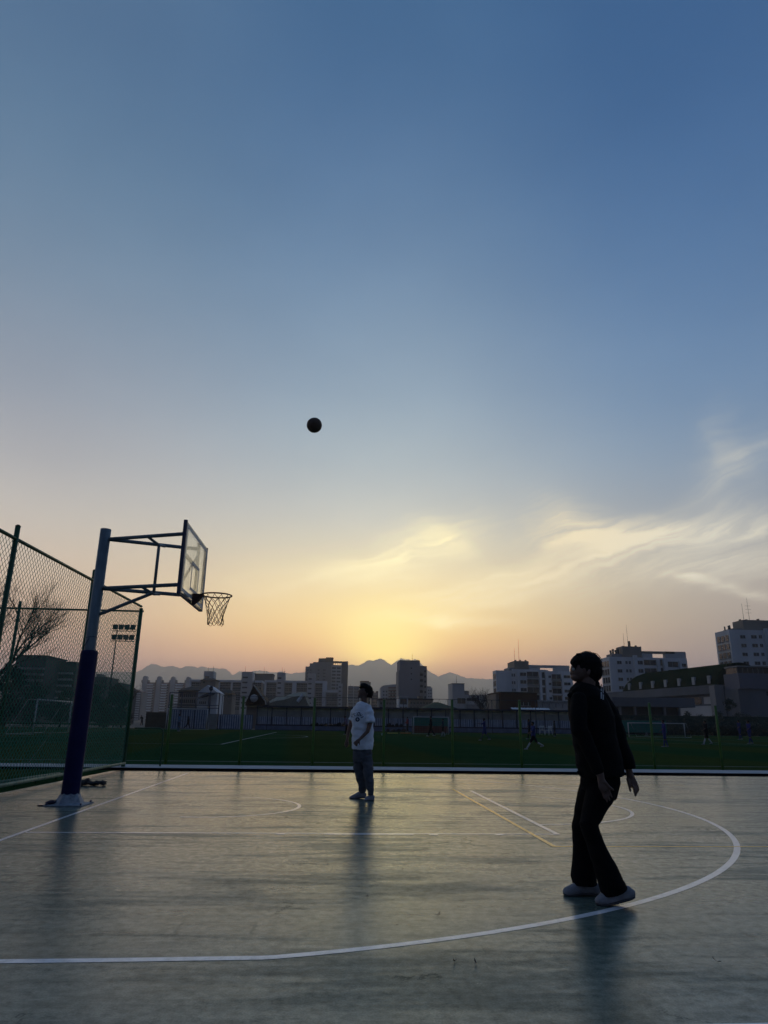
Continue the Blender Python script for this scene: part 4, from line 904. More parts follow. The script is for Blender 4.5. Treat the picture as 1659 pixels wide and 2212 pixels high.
# goals
whp = mat('white_goal_paint', (.42, .44, .47), .6)
def goal(A, B, h, back, label, r=.07, netc=None):
    A = Vector(A); B = Vector(B); root_ = empty('football_goal', (A.x, A.y, 0), 0, label, 'goal', 'white football goals round the pitch')
    b0 = Vector((0, 0, 0)); b1 = Vector((B.x-A.x, B.y-A.y, 0)); up = Vector((0, 0, h)); bk = Vector((back[0], back[1], 0))
    for p_ in (b0, b1): MB().tube([p_, p_+up], r, whp, 10).build('post', root_)
    MB().tube([up-(b1-b0).normalized()*r, b1+up+(b1-b0).normalized()*r], r, whp, 10).build('crossbar', root_)
    for p_ in (b0, b1): MB().tube([p_+up, p_+up+bk*.35, p_+bk, p_], r*.35, whp, 8).build('stay', root_)
    MB().tube([b0+bk, b1+bk], r*.5, whp, 8).build('back_bar', root_)
    mb_ = MB(); nn = 14; nt = mat('goal_net_twine', (.10, .11, .12), .9)
    for i in range(nn+1):
        f = i/nn; p_ = b0.lerp(b1, f); mb_.tube([p_+up, p_+up*.95+bk*.35, p_+bk+Vector((0, 0, .02))], .009, nt, 3)
    for j in range(8):
        f = j/8; mb_.tube([b0+up*(1-f)+bk*(.35+.65*f), b1+up*(1-f)+bk*(.35+.65*f)], .009, nt, 3)
    mb_.build('net', root_); return root_
g1_, g2_ = G(72, 1588), G(146, 1579)
goal((P(74, 1560, 54.2).x, 54.2, 0), (P(149, 1560, 61.5).x, 61.5, 0), 2.44, (-1.9, 0), 'full size white goal seen through the chain-link left of the hoop post', .06)
ga = P(358, 1570, 90).x; goal((ga, 90.0, 0), (P(445.5, 1570, 90).x, 90, 0), zat(1531.5, 90, 400), (0, 1.8), 'wide white goal in front of the blue slatted fence, players inside', .06)
ga = P(893.5, 1570, 78).x; sg_ = goal((ga, 78, 0), (P(969, 1570, 78).x, 78, 0), zat(1549, 78, 930), (0, 1.3), 'small white goal backed by a green and red banner', .05)
ban = empty('banner', (ga, 79.6, 0), 0, 'green banner with rust red lower half hung behind the small goal', 'banner')
L_ = P(968, 1570, 79.6).x-ga
MB().box((0, 0, .82), (L_, .05, 1.72), mat('teal_banner', (.02, .16, .13), .8, var=.2, vscale=2)).build('upper_cloth', ban)
MB().box((0, 0, .10), (L_, .05, .817), mat('rust_banner', (.14, .045, .03), .85, var=.3, vscale=2)).build('lower_cloth', ban)
ga = P(1357, 1570, 76).x; goal((ga, 76, 0), (P(1478, 1570, 76).x, 76, 0), zat(1562, 76, 1400), (1.9, 2.4), 'white goal with sloping side frame in front of the parked cars', .05)
ban = empty('banner', (ga, 78.9, 0), 0, 'long teal tarp hung behind the right-hand goal', 'banner'); L_ = P(1440, 1570, 78.9).x-ga
MB().box((0, 0, .45), (L_, .05, 1.75), mat('teal_banner', (.02, .16, .13), .8)).build('cloth', ban)

# ball, marker discs, bags, chairs
mb = MB(); v_, f_ = ell((0, 0, 0), .11, 14); mb.add(v_, f_, mat('football_white', (.5, .6, .62), .5, col2=(.08, .25, .28), vscale=9), True); fb = mb.build('football')
p_ = G(826, 1589.5); fb.location = (p_.x, p_.y, .115); tag(fb, 'pale football lying on the grass near the post right of the boy', 'ball')
for u, v, c, lab in ((1562/1.0, 0, None, None),): pass
for u, c, lab in ((848, (.55, .5, .12), 'flat yellow marker mat lying at the foot of the stand'), (876, (.55, .17, .06), 'flat orange marker mat lying below the person in red')):
    p_ = G(u, 1584.5); mb = MB(); mb.box((-.55, -.25, 0), (.55, .25, .07), mat('mat_%d' % u, c, .8)); o = mb.build('marker_mat'); o.location = (p_.x, p_.y, .004); tag(o, lab, 'mat')
bagm = mat('black_bag', (.012, .012, .014), .8, var=.3, vscale=6)
bag_at = [(674, 1566), (684, 1567), (694, 1569), (703, 1571), (714, 1569), (723, 1568), (732, 1566), (741, 1569), (840, 1567), (848, 1566), (857, 1567), (866, 1568), (838, 1577), (850, 1578), (861, 1577), (872, 1578)]
for i, (u, v) in enumerate(bag_at):
    Yb = YS_-.05 if v < 1573 else YS_-.55
    p_ = P(u, v, Yb); zb = zs['l1'] if v < 1573 else zs['l2']-.1
    w1, h1 = random.uniform(.22, .36), random.uniform(.26, .5)
    o = fuse('bag', [ell((0, 0, h1*.5), (w1, .13, h1*.5), 10), ell((w1*.3, 0, h1*.7), (w1*.5, .11, h1*.42), 10), ell((-w1*.3, 0, h1*.35), (w1*.7, .14, h1*.33), 10)], .035, bagm, None, wrinkle=.03, wscale=5)
    o.location = (p_.x, Yb, zb+.005); st_ = MB().tube([(-.1, 0, h1*.85), (0, 0, h1+.06), (.1, 0, h1*.85)], .018, bagm, 5).build('handle', o)
    tag(o, ('black sports bag in the row on the upper step left of the boy' if u < 745 else ('black sports bag on the upper step left of the person in red' if v < 1573 else 'black sports bag on the lower step left of the person in red')), 'bag', 'black bags along the stand')
chw = mat('white_plastic', (.6, .65, .68), .4)
for u, lab in ((1171.5, 'left one of two white plastic chairs at the pitch edge'), (1186, 'right one of two white plastic chairs at the pitch edge')):
    p_ = G(u, 1588); r_ = empty('plastic_chair', (p_.x, p_.y, 0), R(160 if u < 1180 else 200), lab, 'chair', 'white chairs at the pitch edge')
    s_ = 1.25
    MB().box((-.22*s_, -.22*s_, .42*s_), (.22*s_, .22*s_, .45*s_), chw).build('seat', r_)
    mb = MB(); mb.box((-.22*s_, .2*s_, .70*s_), (.22*s_, .235*s_, .82*s_), chw)
    for x in (-.2, -.07, .07, .2): mb.box(((x-.02)*s_, .2*s_, .452*s_), ((x+.02)*s_, .23*s_, .70*s_), chw)
    mb.build('backrest', r_)
    for sx_ in (-1, 1):
        for sy_ in (-1, 1): MB().tube([(sx_*.19*s_, sy_*.19*s_, .42*s_), (sx_*.23*s_, sy_*.23*s_, 0)], .022*s_, chw, 6).build('leg', r_)
        MB().box((sx_*.22*s_-.02, -.2*s_, .62*s_), (sx_*.22*s_+.02, .2*s_, .65*s_), chw).build('armrest', r_)

# things lying on the court
jk_ = []
g0 = G(174, 1697); g1_ = G(230, 1694)
bx = empty('folded_jacket', ((g0.x+g1_.x)/2, g0.y, 0), 0, 'crumpled black jacket lying on the court right of the hoop post', 'jacket')
o = Vector(bx.location); kk = pxm(g0)
def J_(u, v, ru, rv, hd): c = P(u, v, g0.y)-o; return ell(c, (ru*kk, hd, rv*kk), 12)
jb = fuse('cloth', [J_(182, 1690, 10, 6, .13), J_(187, 1687.5, 8, 6, .10), J_(198, 1692, 12, 4.5, .13), J_(212, 1691.5, 12, 4.5, .12), J_(222, 1689, 6, 4, .09), J_(222, 1693, 6, 3, .10), J_(229, 1688, 2.5, 2.2, .04), J_(176, 1692, 5, 5, .1)], .008, bagm, bx, wrinkle=.02, wscale=9)
for v in jb.data.vertices: v.co.z = max(v.co.z, .004)
p_ = G(96, 1740.5)
dv = empty('phone', (p_.x, p_.y, 0), R(12), 'phone lying face up beside the base of the hoop post', 'phone')
MB().box((-.085, -.045, .004), (.085, .045, .014), bagm).build('case', dv)
MB().box((-.078, -.039, .0145), (.078, .039, .0165), mat('phone_glass', (.25, .27, .3), .08)).build('screen', dv)
p_ = G(114, 1739)
gl_ = fuse('pouch', [ell((0, 0, .035), (.09, .06, .033), 10), ell((.06, .02, .045), (.05, .04, .03), 10), ell((-.05, 0, .03), (.06, .05, .028), 10)], .007, mat('dark_blue_cloth', (.02, .02, .05), .8), None, wrinkle=.01, wscale=14)
gl_.location = (p_.x, p_.y, 0); tag(gl_, 'small dark pouch lying against the hoop base plate', 'pouch')
leafm = mat('dry_leaf', (.07, .05, .035), .8)
spots = [(40, 1743, 'dark dry leaf left of the hoop base near the picture edge'), (229, 1747, 'dry leaf on the court just right of the baseline by the hoop'), (490, 1745, 'curled dry leaf inside the small arc under the hoop'), (545, 1720, 'small dry leaf behind the small arc, far court'),
         (559, 1698, 'tiny dry leaf far back on the lane'), (870, 1880, 'brown leaf on the court right of the boy, mid distance'), (793, 1939, 'dark leaf left of the reflection of the boy'), (948, 1978, 'dark twig like leaf in front of the arc, centre'), (981, 2080, 'small twig outside the arc, front centre'), (1027, 2082, 'short dark twig outside the arc, front right of centre'), (1545, 2078, 'thin twig on the court, front right')]
for i, (u, v, lab) in enumerate(spots):
    p_ = G(u, v); s_ = random.uniform(.008, .012)*(1.6 if v < 1800 else 1); mb = MB(); N_ = 7; vs_ = []
    for a in range(N_):
        f = a/(N_-1); wd = math.sin(f*math.pi)*.38*s_*2
        for sg in (-1, 1): vs_.append(((f-.5)*s_*2.6, sg*wd*.5, .005+.12*wd*abs(math.cos(f*3))+.02*f*f))
        vs_.append(((f-.5)*s_*2.6, 0, .005+.015*f*f))
    fs_ = []
    for a in range(N_-1):
        b0_ = a*3; b1_ = b0_+3; fs_ += [(b0_, b0_+2, b1_+2, b1_), (b0_+2, b0_+1, b1_+1, b1_+2)]
    mb.add(vs_, fs_, leafm); mb.tube([((-.5)*s_*2.6, 0, .006), (-.5*s_*2.6-.02, .005, .01)], .0015, leafm, 4)
    o = mb.build('dry_leaf'); o.location = (p_.x, p_.y, 0); o.rotation_euler = (0, 0, random.uniform(0, 6)); tag(o, lab, 'leaf', 'dry leaves on the court')

# floodlight mast
fl = empty('floodlight_mast', (P(230, 1548, 125).x, 125, 0), 0, 'tall floodlight mast with two rows of four lamps behind the fence', 'floodlight')
zt = P(243, 1384, 125).z; w_ = on(fl); ms_ = mat('mast_steel', (.05, .05, .055), .6)
MB().tube([(0, 0, 0), (0, 0, zt+1.9)], [.16, .09], ms_, 10).build('mast', fl)
for row, dz in ((0, 0), (1, 1.75)):
    MB().box((-.9, -.1, zt+dz-.1), (3.2, .12, zt+dz+.02), ms_).build('crossarm', fl)
    for j in range(4):
        x = -.35+j*1.0; l_ = MB().box((x-.40, -.3, zt+dz+.22), (x+.40, .15, zt+dz+1.05), ms_).build('lamp', fl)
        MB().box((x-.05, -.05, zt+dz+.023), (x+.05, .05, zt+dz+.217), ms_).build('bracket', l_)

# ================================================================== BUILDINGS
def wallmat(n, c, v=.25, s=.12): return mat(n, c, .85, spec=.2, var=v, vscale=s, stretch=(1, 1, .35))
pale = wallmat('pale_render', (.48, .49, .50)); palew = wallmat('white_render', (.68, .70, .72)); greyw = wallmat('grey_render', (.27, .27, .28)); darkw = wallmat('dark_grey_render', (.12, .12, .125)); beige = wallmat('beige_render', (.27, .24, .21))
brown = wallmat('brown_brick', (.10, .055, .04)); bluew = wallmat('bluegrey_render', (.15, .165, .19)); rust = wallmat('pink_render', (.24, .17, .16))
winm = mat('window_glass', (.018, .02, .025), .25, spec=.6, col2=(.05, .05, .05), vscale=.5); frm = mat('window_frame', (.28, .28, .28), .6); roofm = wallmat('dark_roof_tile', (.05, .045, .045)); antm = mat('antenna_metal', (.04, .04, .04), .6)
class Bld:
    def __init__(s, name, label, Y, u0, v=1540, group=None, cat='building'):
        s.Y = Y; s.o = Vector((P(u0, v, Y).x, Y, 0)); s.root = empty(name, tuple(s.o), 0, label, cat, group)
    def q(s, u, v, dy=0): p = P(u, v, s.Y)-s.o; return Vector((p.x, dy, p.z))
    def box(s, name, u0, u1, v0, v1, d0, d1, m, parent=None):
        """u0..u1, v0 (top) .. v1 (bottom, None = ground); depth d0..d1 behind the front plane"""
        vm = v0; a, b_ = s.q(u0, vm), s.q(u1, vm); um = (u0+u1)/2
        zt_ = s.q(um, v0).z; zb_ = -.5 if v1 is None else s.q(um, v1).z
        return MB().box((a.x, d0, zb_), (b_.x, d1, zt_), m).build(name, parent or s.root)
    def wins(s, u0, u1, v0, v1, nc, nr, fw=.6, fh=.5, m=None, y=-.06, split=True):
        a, b_ = s.q(u0, v0), s.q(u1, v0); z1_, z0_ = s.q((u0+u1)/2, v0).z, s.q((u0+u1)/2, v1).z; cw = (b_.x-a.x)/nc; ch_ = (z1_-z0_)/nr
        w, h = cw*fw, ch_*fh; mb_ = MB(); mb_.box((0, -.02, 0), (w, .05, h), m or winm)
        if split:
            mb_.box((-.05, -.05, -.10), (w+.05, .04, -.002), frm); mb_.box((w*.5-.05, -.05, .002), (w*.5+.05, -.022, h-.002), frm)
        first = mb_.build('window', s.root)
        for i in range(nc):
            for j in range(nr):
                o_ = first if i == j == 0 else first.copy()
                if o_ is not first: COL.objects.link(o_); o_.parent = s.root
                o_.location = (a.x+cw*(i+.5)-w/2, y, z1_-ch_*(j+.5)-h/2)
    def slabs(s, name, u0, u1, v0, v1, n, m, d0=-.9, th=.35, y1=-.002):
        a, b_ = s.q(u0, v0), s.q(u1, v0); z1_, z0_ = s.q((u0+u1)/2, v0).z, s.q((u0+u1)/2, v1).z; f = None
        for j in range(n):
            z_ = z1_-(z1_-z0_)*(j+.5)/n
            if f is None: f = MB().box((0, d0, 0), (b_.x-a.x, y1, th*(z1_-z0_)/n), m).build(name, s.root); o_ = f
            else: o_ = f.copy(); COL.objects.link(o_); o_.parent = s.root
            o_.location = (a.x, 0, z_)
    def ant(s, u, v0, v1, dy=4, r=.07, arms=0):
        a, b_ = s.q(u, v1, dy), s.q(u, v0, dy); b_.x = a.x; mb_ = MB().tube([a-Vector((0, 0, .6)), b_], [r, r*.5], antm, 6)
        for j in range(arms): z_ = a.z+(b_.z-a.z)*(.35+.15*j); mb_.tube([(a.x-1.0, dy, z_), (a.x+1.0, dy, z_)], r*.5, antm, 4)
        mb_.build('antenna', s.root)

# far left, behind the fences
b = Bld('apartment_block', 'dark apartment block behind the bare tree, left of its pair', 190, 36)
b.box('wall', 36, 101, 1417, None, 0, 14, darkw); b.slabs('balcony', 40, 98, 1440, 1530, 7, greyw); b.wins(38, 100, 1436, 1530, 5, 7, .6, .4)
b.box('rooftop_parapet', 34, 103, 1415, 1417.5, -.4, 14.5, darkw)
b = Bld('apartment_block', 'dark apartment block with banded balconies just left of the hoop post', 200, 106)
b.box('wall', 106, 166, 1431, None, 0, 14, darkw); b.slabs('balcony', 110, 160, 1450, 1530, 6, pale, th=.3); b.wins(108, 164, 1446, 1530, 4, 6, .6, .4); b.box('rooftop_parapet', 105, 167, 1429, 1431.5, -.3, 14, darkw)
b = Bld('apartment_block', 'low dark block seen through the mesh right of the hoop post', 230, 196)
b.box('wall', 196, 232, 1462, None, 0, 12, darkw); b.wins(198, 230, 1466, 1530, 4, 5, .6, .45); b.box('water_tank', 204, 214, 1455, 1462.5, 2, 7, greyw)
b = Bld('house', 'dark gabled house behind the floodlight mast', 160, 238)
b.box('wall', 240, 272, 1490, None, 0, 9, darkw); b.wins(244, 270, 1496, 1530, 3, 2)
a_, c_ = b.q(236, 1491), b.q(276, 1491); pk = b.q(256, 1474)
MB().__class__  # keep class reference
mb = MB(); mb.add([(a_.x, -.5, a_.z), (c_.x, -.5, c_.z), (pk.x, -.5, pk.z), (a_.x, 9.5, a_.z), (c_.x, 9.5, c_.z), (pk.x, 9.5, pk.z)], [(0, 1, 2), (3, 5, 4), (0, 2, 5, 3), (1, 4, 5, 2), (0, 3, 4, 1)], roofm); mb.build('roof', b.root)

# white balconied block at the fence corner
b = Bld('apartment_block', 'small pale block with stacked balconies beside the corner fence post', 520, 284)
b.box('wall', 284, 307, 1494, None, 0, 16, greyw); b.slabs('balcony', 286, 304, 1497, 1562, 13, palew, d0=-1.6, th=.45)
a_, c_ = b.q(283, 1495), b.q(308, 1495); pk = b.q(291, 1488); mb = MB(); mb.add([(a_.x, -1, a_.z), (c_.x, -1, c_.z), (pk.x, -1, pk.z), (a_.x, 16, a_.z), (c_.x, 16, c_.z), (pk.x, 16, pk.z)], [(0, 1, 2), (3, 5, 4), (0, 2, 5, 3), (1, 4, 5, 2), (0, 3, 4, 1)], rust); mb.build('roof', b.root)
# long block with four rounded stair towers
b = Bld('apartment_block', 'long apartment block with four rounded stair towers on its roofline', 850, 307)
b.box('wall', 308, 412, 1474.5, None, 0, 18, rust)
for i, u in enumerate((308.6, 339, 369, 402)):
    z1_ = b.q(u, 1460+(i*.7)).z; a_, c_ = b.q(u, 1475), b.q(u+9.5, 1475); xm_ = (a_.x+c_.x)/2; hw = (c_.x-a_.x)/2
    mb = MB(); pts_ = [(a_.x, -.5)]+[(xm_-hw*math.cos(R(a)), z1_-hw*.9+hw*.9*math.sin(R(a))) for a in range(0, 181, 20)]+[(c_.x, -.5)]
    n_ = len(pts_); mb.add([(x, -2.5, z) for x, z in pts_]+[(x, 4, z) for x, z in pts_], [tuple(range(n_))[::-1], tuple(range(n_, 2*n_))]+[(j, (j+1) % n_, n_+(j+1) % n_, n_+j) for j in range(n_)], pale); mb.build('stair_tower', b.root)
    MB().box((a_.x-2.0, 0.2, b.q(u, 1474.6).z), (c_.x+2.0, 3.8, b.q(u, 1469).z), greyw).build('lift_housing', b.root)
for u0, u1 in ((319, 331), (350, 361), (380, 395)):
    b.slabs('balcony', u0, u1, 1478, 1562, 15, palew, d0=-2.2, th=.5); b.slabs('wide_balcony', u0-3, u1+3, 1475.5, 1559.5, 15, palew, d0=-1.4, th=.18)
b.wins(317, 338, 1477, 1562, 2, 15, .3, .6, split=False); b.wins(348, 368, 1477, 1562, 2, 15, .3, .6, split=False); b.wins(378, 400, 1477, 1562, 2, 15, .3, .6, split=False)

def slabblock(label, Y, u0, u1, vt, towers, bays, frames, rows=6, vb=1535):
    b = Bld('apartment_block', label, Y, u0)
    b.box('wall', u0, u1, vt+2, None, 0, 14, greyw); b.box('roof_band', u0-1, u1+1, vt, vt+4.5, -1.2, 14.5, palew)
    for (a, c, v) in towers: b.box('stair_tower', a, c, v, None, -2.2, 8, pale); b.wins(a+1, a+(c-a)*.62, v+7, vb, 1, rows+1, .8, .3, y=-2.28, split=False)
    for (a, c) in frames: b.box('wall_fin', a, c, vt+2, None, -1.1, 0, palew)
    for (a, c, n) in bays: b.slabs('balcony', a, c, vt+6, vb, rows, greyw, d0=-.95, th=.14); b.wins(a, c, vt+4.5, vb, n, rows, .86, .66, y=-.08)
    return b
b = slabblock('long white slab block left of the brown A-frame gable', 430, 411, 566, 1469, [(442.5, 463, 1450.5), (523.5, 547, 1451.5)],
              [(414, 440, 3), (476, 500, 4), (503, 521, 3), (548, 565, 2)], [(409.5, 414, ), (465, 476), (499.5, 503.5), (532, 545)])
b.ant(447, 1440, 1451, r=.12); b.ant(458, 1437, 1451, r=.12); b.ant(528, 1437, 1452, r=.1)
b2 = Bld('water_tank_block', 'grey windowless block standing behind the white slab block', 480, 550); b2.box('wall', 550.5, 589, 1456, None, 0, 16, mat('dark_tank', (.13, .14, .15), .8, var=.2, vscale=.1)); b2.ant(569, 1440, 1456.5, r=.12); b2.ant(575, 1448, 1457, r=.12)
b2.box('roof_edge', 549.5, 590, 1455.2, 1457, -.5, 16.5, darkw)
b = slabblock('white slab block right of the brown A-frame gable', 425, 573, 706, 1470.5, [(599.5, 616, 1453), (665, 681, 1455)],
              [(576, 597, 3), (616.5, 631, 2), (641, 664, 3), (682, 697, 2)], [(572, 576), (632, 641), (697, 706.5)])
b.ant(608.5, 1440, 1453, r=.1); b.ant(613, 1443, 1454, r=.1, arms=2)
b = Bld('apartment_block', 'low slab block wing in front of the stepped tower', 420, 704); b.box('wall', 704, 730, 1494, None, 0, 12, greyw); b.box('roof_band', 703, 731, 1491.5, 1496, -1, 12, palew); b.slabs('balcony', 706, 728, 1497, 1535, 4, greyw, th=.14); b.wins(706, 728, 1497, 1535, 4, 4, .84, .6)
b.box('stair_tower', 730.5, 740, 1477, None, -2, 8, pale); b.wins(731.5, 737.5, 1480, 1535, 1, 6, .8, .3, y=-2.08, split=False)
# stepped tall tower
b = Bld('apartment_tower', 'tall stepped tower block with open roof pergola in the centre left', 620, 660)
b.box('wall', 660, 745, 1440.5, None, 0, 22, greyw); b.box('wall', 669, 719, 1433, 1440.8, 1, 21, greyw); b.box('wall', 676, 719, 1430, 1433.2, 2, 20, greyw)
b.box('penthouse', 688, 720, 1421.5, 1433.4, 3, 18, darkw); b.box('roof_crown', 704, 720.5, 1419.5, 1421.7, 2, 18, darkw)
b.box('tower_front', 716, 738, 1437, None, -1.5, 0, pale); b.box('side_fin', 738.5, 752, 1429, None, -2.5, 20, darkw); b.box('pergola_beam', 719, 738.4, 1428.6, 1430.4, -2, 12, darkw)
for u in (720, 724, 728, 732, 736): b.box('pergola_post', u, u+.9, 1430.5, 1437.2, -1.9, -1, darkw)
b.wins(683, 694, 1444, 1535, 1, 13, .35, .35, split=False); b.wins(697, 704, 1444, 1535, 1, 13, .8, .4); b.wins(716.5, 737, 1440, 1535, 2, 13, .8, .5, y=-1.58); b.wins(662, 675, 1444, 1535, 2, 13, .4, .35, split=False)
b = Bld('apartment_block', 'pale gridded block immediately right of the stepped tower', 560, 752); b.box('wall', 752, 776, 1482, None, 0, 12, greyw); b.slabs('balcony', 753, 775, 1484, 1535, 8, pale, th=.2); b.wins(753, 775, 1484, 1535, 4, 8, .8, .5); b.box('wall_fin', 763, 765, 1482, None, -1.3, 0, pale); b.ant(757, 1477, 1482, r=.15)
b = Bld('apartment_block', 'brown topped block directly behind the head of the boy', 600, 779); b.box('wall', 779, 801, 1473, None, 0, 14, beige); b.box('roof_crown', 778.5, 797, 1471, 1473.2, -.3, 12, brown); b.wins(796, 801, 1478, 1535, 1, 8, .7, .4, split=False)
b = Bld('apartment_block', 'narrow block with notched parapet right of the head of the boy', 590, 803); b.box('wall', 803, 817, 1496, None, 0, 12, rust); b.box('parapet_pier', 806, 808.5, 1493, 1496.2, 0, 3, brown); b.box('parapet_pier', 812, 817, 1493, 1496.2, 0, 3, brown); b.wins(804, 816, 1500, 1535, 3, 5, .6, .45, split=False)
# gambrel white block
b = Bld('apartment_block', 'whitish block with curved shoulder left of the tall blank tower', 480, 823); b.box('wall', 823, 862, 1487, None, 0, 14, pale)
a_, c_ = b.q(822.5, 1488), b.q(862, 1488); zt_ = b.q(840, 1480).z; mb = MB(); L_ = c_.x-a_.x
pts_ = [(a_.x, a_.z), (a_.x+.4, a_.z+(zt_-a_.z)*.55), (a_.x+L_*.12, a_.z+(zt_-a_.z)*.85), (a_.x+L_*.3, zt_), (c_.x, zt_+.9), (c_.x, c_.z)]; n_ = 6
mb.add([(x, 0, z) for x, z in pts_]+[(x, 14, z) for x, z in pts_], [tuple(range(n_))[::-1], tuple(range(n_, 2*n_))]+[(j, (j+1) % n_, n_+(j+1) % n_, n_+j) for j in range(n_)], pale); mb.build('curved_roof', b.root)
b.slabs('roof_eave', 839, 862, 1484, 1510, 4, rust, d0=-1.4, th=.5); b.wins(826, 838, 1490, 1535, 2, 6, .5, .4); b.wins(842, 861, 1491, 1535, 3, 6, .6, .4, y=-.1)
# tall blank tower
b = Bld('office_tower', 'tall blank grey tower with three tiny windows beneath the mountain peak', 350, 862)
b.box('wall', 864, 907, 1427.5, None, 0, 16, mat('slate_render', (.21, .22, .26), .8, var=.15, vscale=.1)); b.box('wall', 861.5, 864, 1448, None, .5, 15, mat('slate_render', (.21, .22, .26)))
b.box('side_wing', 907.2, 923, 1438, None, 1.5, 17, greyw); b.box('roof_edge', 863.5, 907.4, 1426.8, 1428, -.25, 16.3, darkw)
for v in (1443, 1455, 1467): b.box('window', 887.4, 890, v-1, v+1.8, -.08, .1, winm)
for j in range(7):
    v = 1450+j*12.1; b.box('balcony', 907.4, 914.5, v, v+4.5, -1.3, 1.4, greyw); b.box('window', 907.8, 914, v+4.8, v+10, 1.38, 1.6, winm)
b.wins(916, 922, 1444, 1535, 1, 8, .5, .4, y=1.42, split=False); b.ant(892.5, 1411, 1427, r=.12); b.ant(905, 1421, 1428, r=.1, arms=2)
b = Bld('apartment_block', 'small pale block peeking out right of the tall blank tower', 540, 924); b.box('wall', 922, 934, 1485, None, 0, 12, pale); b.box('roof_crown', 922, 931, 1482.5, 1485.2, 1, 8, greyw); b.wins(924, 933, 1488, 1535, 2, 7, .5, .4, split=False)
b = Bld('house', 'small white house with dark window at the foot of the blank tower', 220, 862); b.box('wall', 862, 881, 1506, None, 0, 9, palew); b.box('roof', 861, 882, 1504, 1506.5, -.4, 9.4, pale); b.wins(863, 880, 1508, 1522, 1, 1, .85, .85); b.wins(863, 880, 1524, 1534, 3, 1)
b = Bld('house', 'row of low pale houses between white house and green roof', 240, 883); b.box('wall', 883, 935, 1512, None, 0, 9, beige); b.box('roof', 882, 936, 1509, 1512.4, -.5, 9.5, roofm); b.wins(885, 933, 1514, 1534, 7, 2, .5, .5); b.box('dormer', 905, 914, 1503, 1509.3, .5, 5, beige)
b = Bld('house', 'row of low grey houses left of the white house', 250, 818); b.box('wall', 818, 861, 1512, None, 0, 9, greyw); b.box('roof', 817, 862, 1510, 1512.3, -.5, 9.5, roofm); b.wins(820, 860, 1515, 1534, 6, 2, .5, .5)

# traditional hip roofs, gable house and A-frame
def hip(b, name, u0, u1, ve, vp, ul, ur, d, m):
    a_, c_ = b.q(u0, ve), b.q(u1, ve); l_, r_2 = b.q(ul, vp), b.q(ur, vp); ym = d/2
    mb_ = MB(); mb_.add([(a_.x, -.8, a_.z), (c_.x, -.8, c_.z), (c_.x, d+.8, c_.z), (a_.x, d+.8, a_.z), (l_.x, ym, l_.z), (r_2.x, ym, r_2.z)], [(0, 1, 5, 4), (1, 2, 5), (2, 3, 4, 5), (3, 0, 4), (0, 3, 2, 1)], m); return mb_.build(name, b.root)
b = Bld('house', 'tiled roof house with long windows below the rounded stair towers', 165, 385)
b.box('wall', 386, 440, 1491, None, 0, 9, beige); hip(b, 'roof', 383, 444, 1491.5, 1481, 404, 436, 9, roofm); b.wins(389, 424, 1495, 1522, 4, 2, .8, .6)
b = Bld('house', 'white gabled house with angled eaves behind a lamp post', 150, 427)
b.box('wall', 428, 470, 1496, None, 0, 9, palew); a_, c_ = b.q(426, 1497), b.q(472, 1497); pk = b.q(449, 1480)
mb = MB(); mb.add([(a_.x, -.4, a_.z), (c_.x, -.4, c_.z), (pk.x, -.4, pk.z), (a_.x, 9, a_.z), (c_.x, 9, c_.z), (pk.x, 9, pk.z)], [(0, 1, 2), (3, 5, 4), (0, 2, 5, 3), (1, 4, 5, 2), (0, 3, 4, 1)], palew); mb.build('gable', b.root)
mb = MB(); a_, c_, pk = b.q(428, 1511), b.q(466, 1502), b.q(450, 1502.5); mb.add([(a_.x, -2, a_.z), (c_.x, -2, c_.z), (pk.x, -2, pk.z), (a_.x, -.45, a_.z+.4), (c_.x, -.45, c_.z+.4), (pk.x, -.45, pk.z+.6)], [(0, 1, 2), (3, 5, 4), (0, 2, 5, 3), (1, 4, 5, 2), (0, 3, 4, 1)], roofm); mb.build('porch_roof', b.root); b.wins(430, 446, 1513, 1522, 4, 1)
b = Bld('house', 'tan house with brown tiled gable on top of the white slab block line', 300, 433)
b.box('wall', 434, 466, 1468, None, 0, 9, beige); hip(b, 'roof', 432, 469, 1470, 1463.5, 440, 458, 9, wallmat('brown_roof', (.07, .045, .04))); b.wins(436, 446, 1470, 1478, 1, 1, .35, .6)
b = Bld('house', 'low tan house with small square window between gable house and A-frame', 200, 472); b.box('wall', 472, 502, 1497, None, 0, 8, beige); hip(b, 'roof', 470, 504, 1498, 1487, 478, 492, 8, roofm); b.wins(474, 501, 1500, 1508, 2, 1, .2, .8)
b = Bld('chapel', 'brown triangular A-frame gable with a round white window', 112, 530)
a_, c_, pk = b.q(530, 1524), b.q(575, 1522), b.q(548.5, 1480.5); a2_, c2_ = b.q(537, 1505), b.q(568, 1505)
b.box('base_wall', 531, 574, 1524.5, None, 1, 8, beige)
pts_ = [a_, c_, b.q(574, 1516), pk, b.q(533, 1515)]; mb = MB(); mb.add([(p.x, -.5, p.z) for p in pts_]+[(p.x, 8, p.z) for p in pts_], [tuple(range(5)), tuple(range(5, 10))[::-1]]+[(j, j+5, (j+1) % 5+5, (j+1) % 5) for j in range(5)], wallmat('dark_brown_cladding', (.045, .025, .018))); mb.build('gable', b.root)
mb = MB(); cw_ = b.q(549.5, 1508.5); mb.tube([cw_+Vector((0, -.62, 0)), cw_+Vector((0, -.505, 0))], .62, pale, 8); mb.build('round_window', b.root)
mb = MB(); mb.tube([Vector((pk.x, -.55, pk.z+.06)), Vector((pts_[2].x, -.55, pts_[2].z+.06)), Vector((c_.x, -.55, c_.z))], .10, pale, 5); mb.build('roof_trim', b.root); b.ant(548.5, 1450, 1481, r=.05, dy=.5)
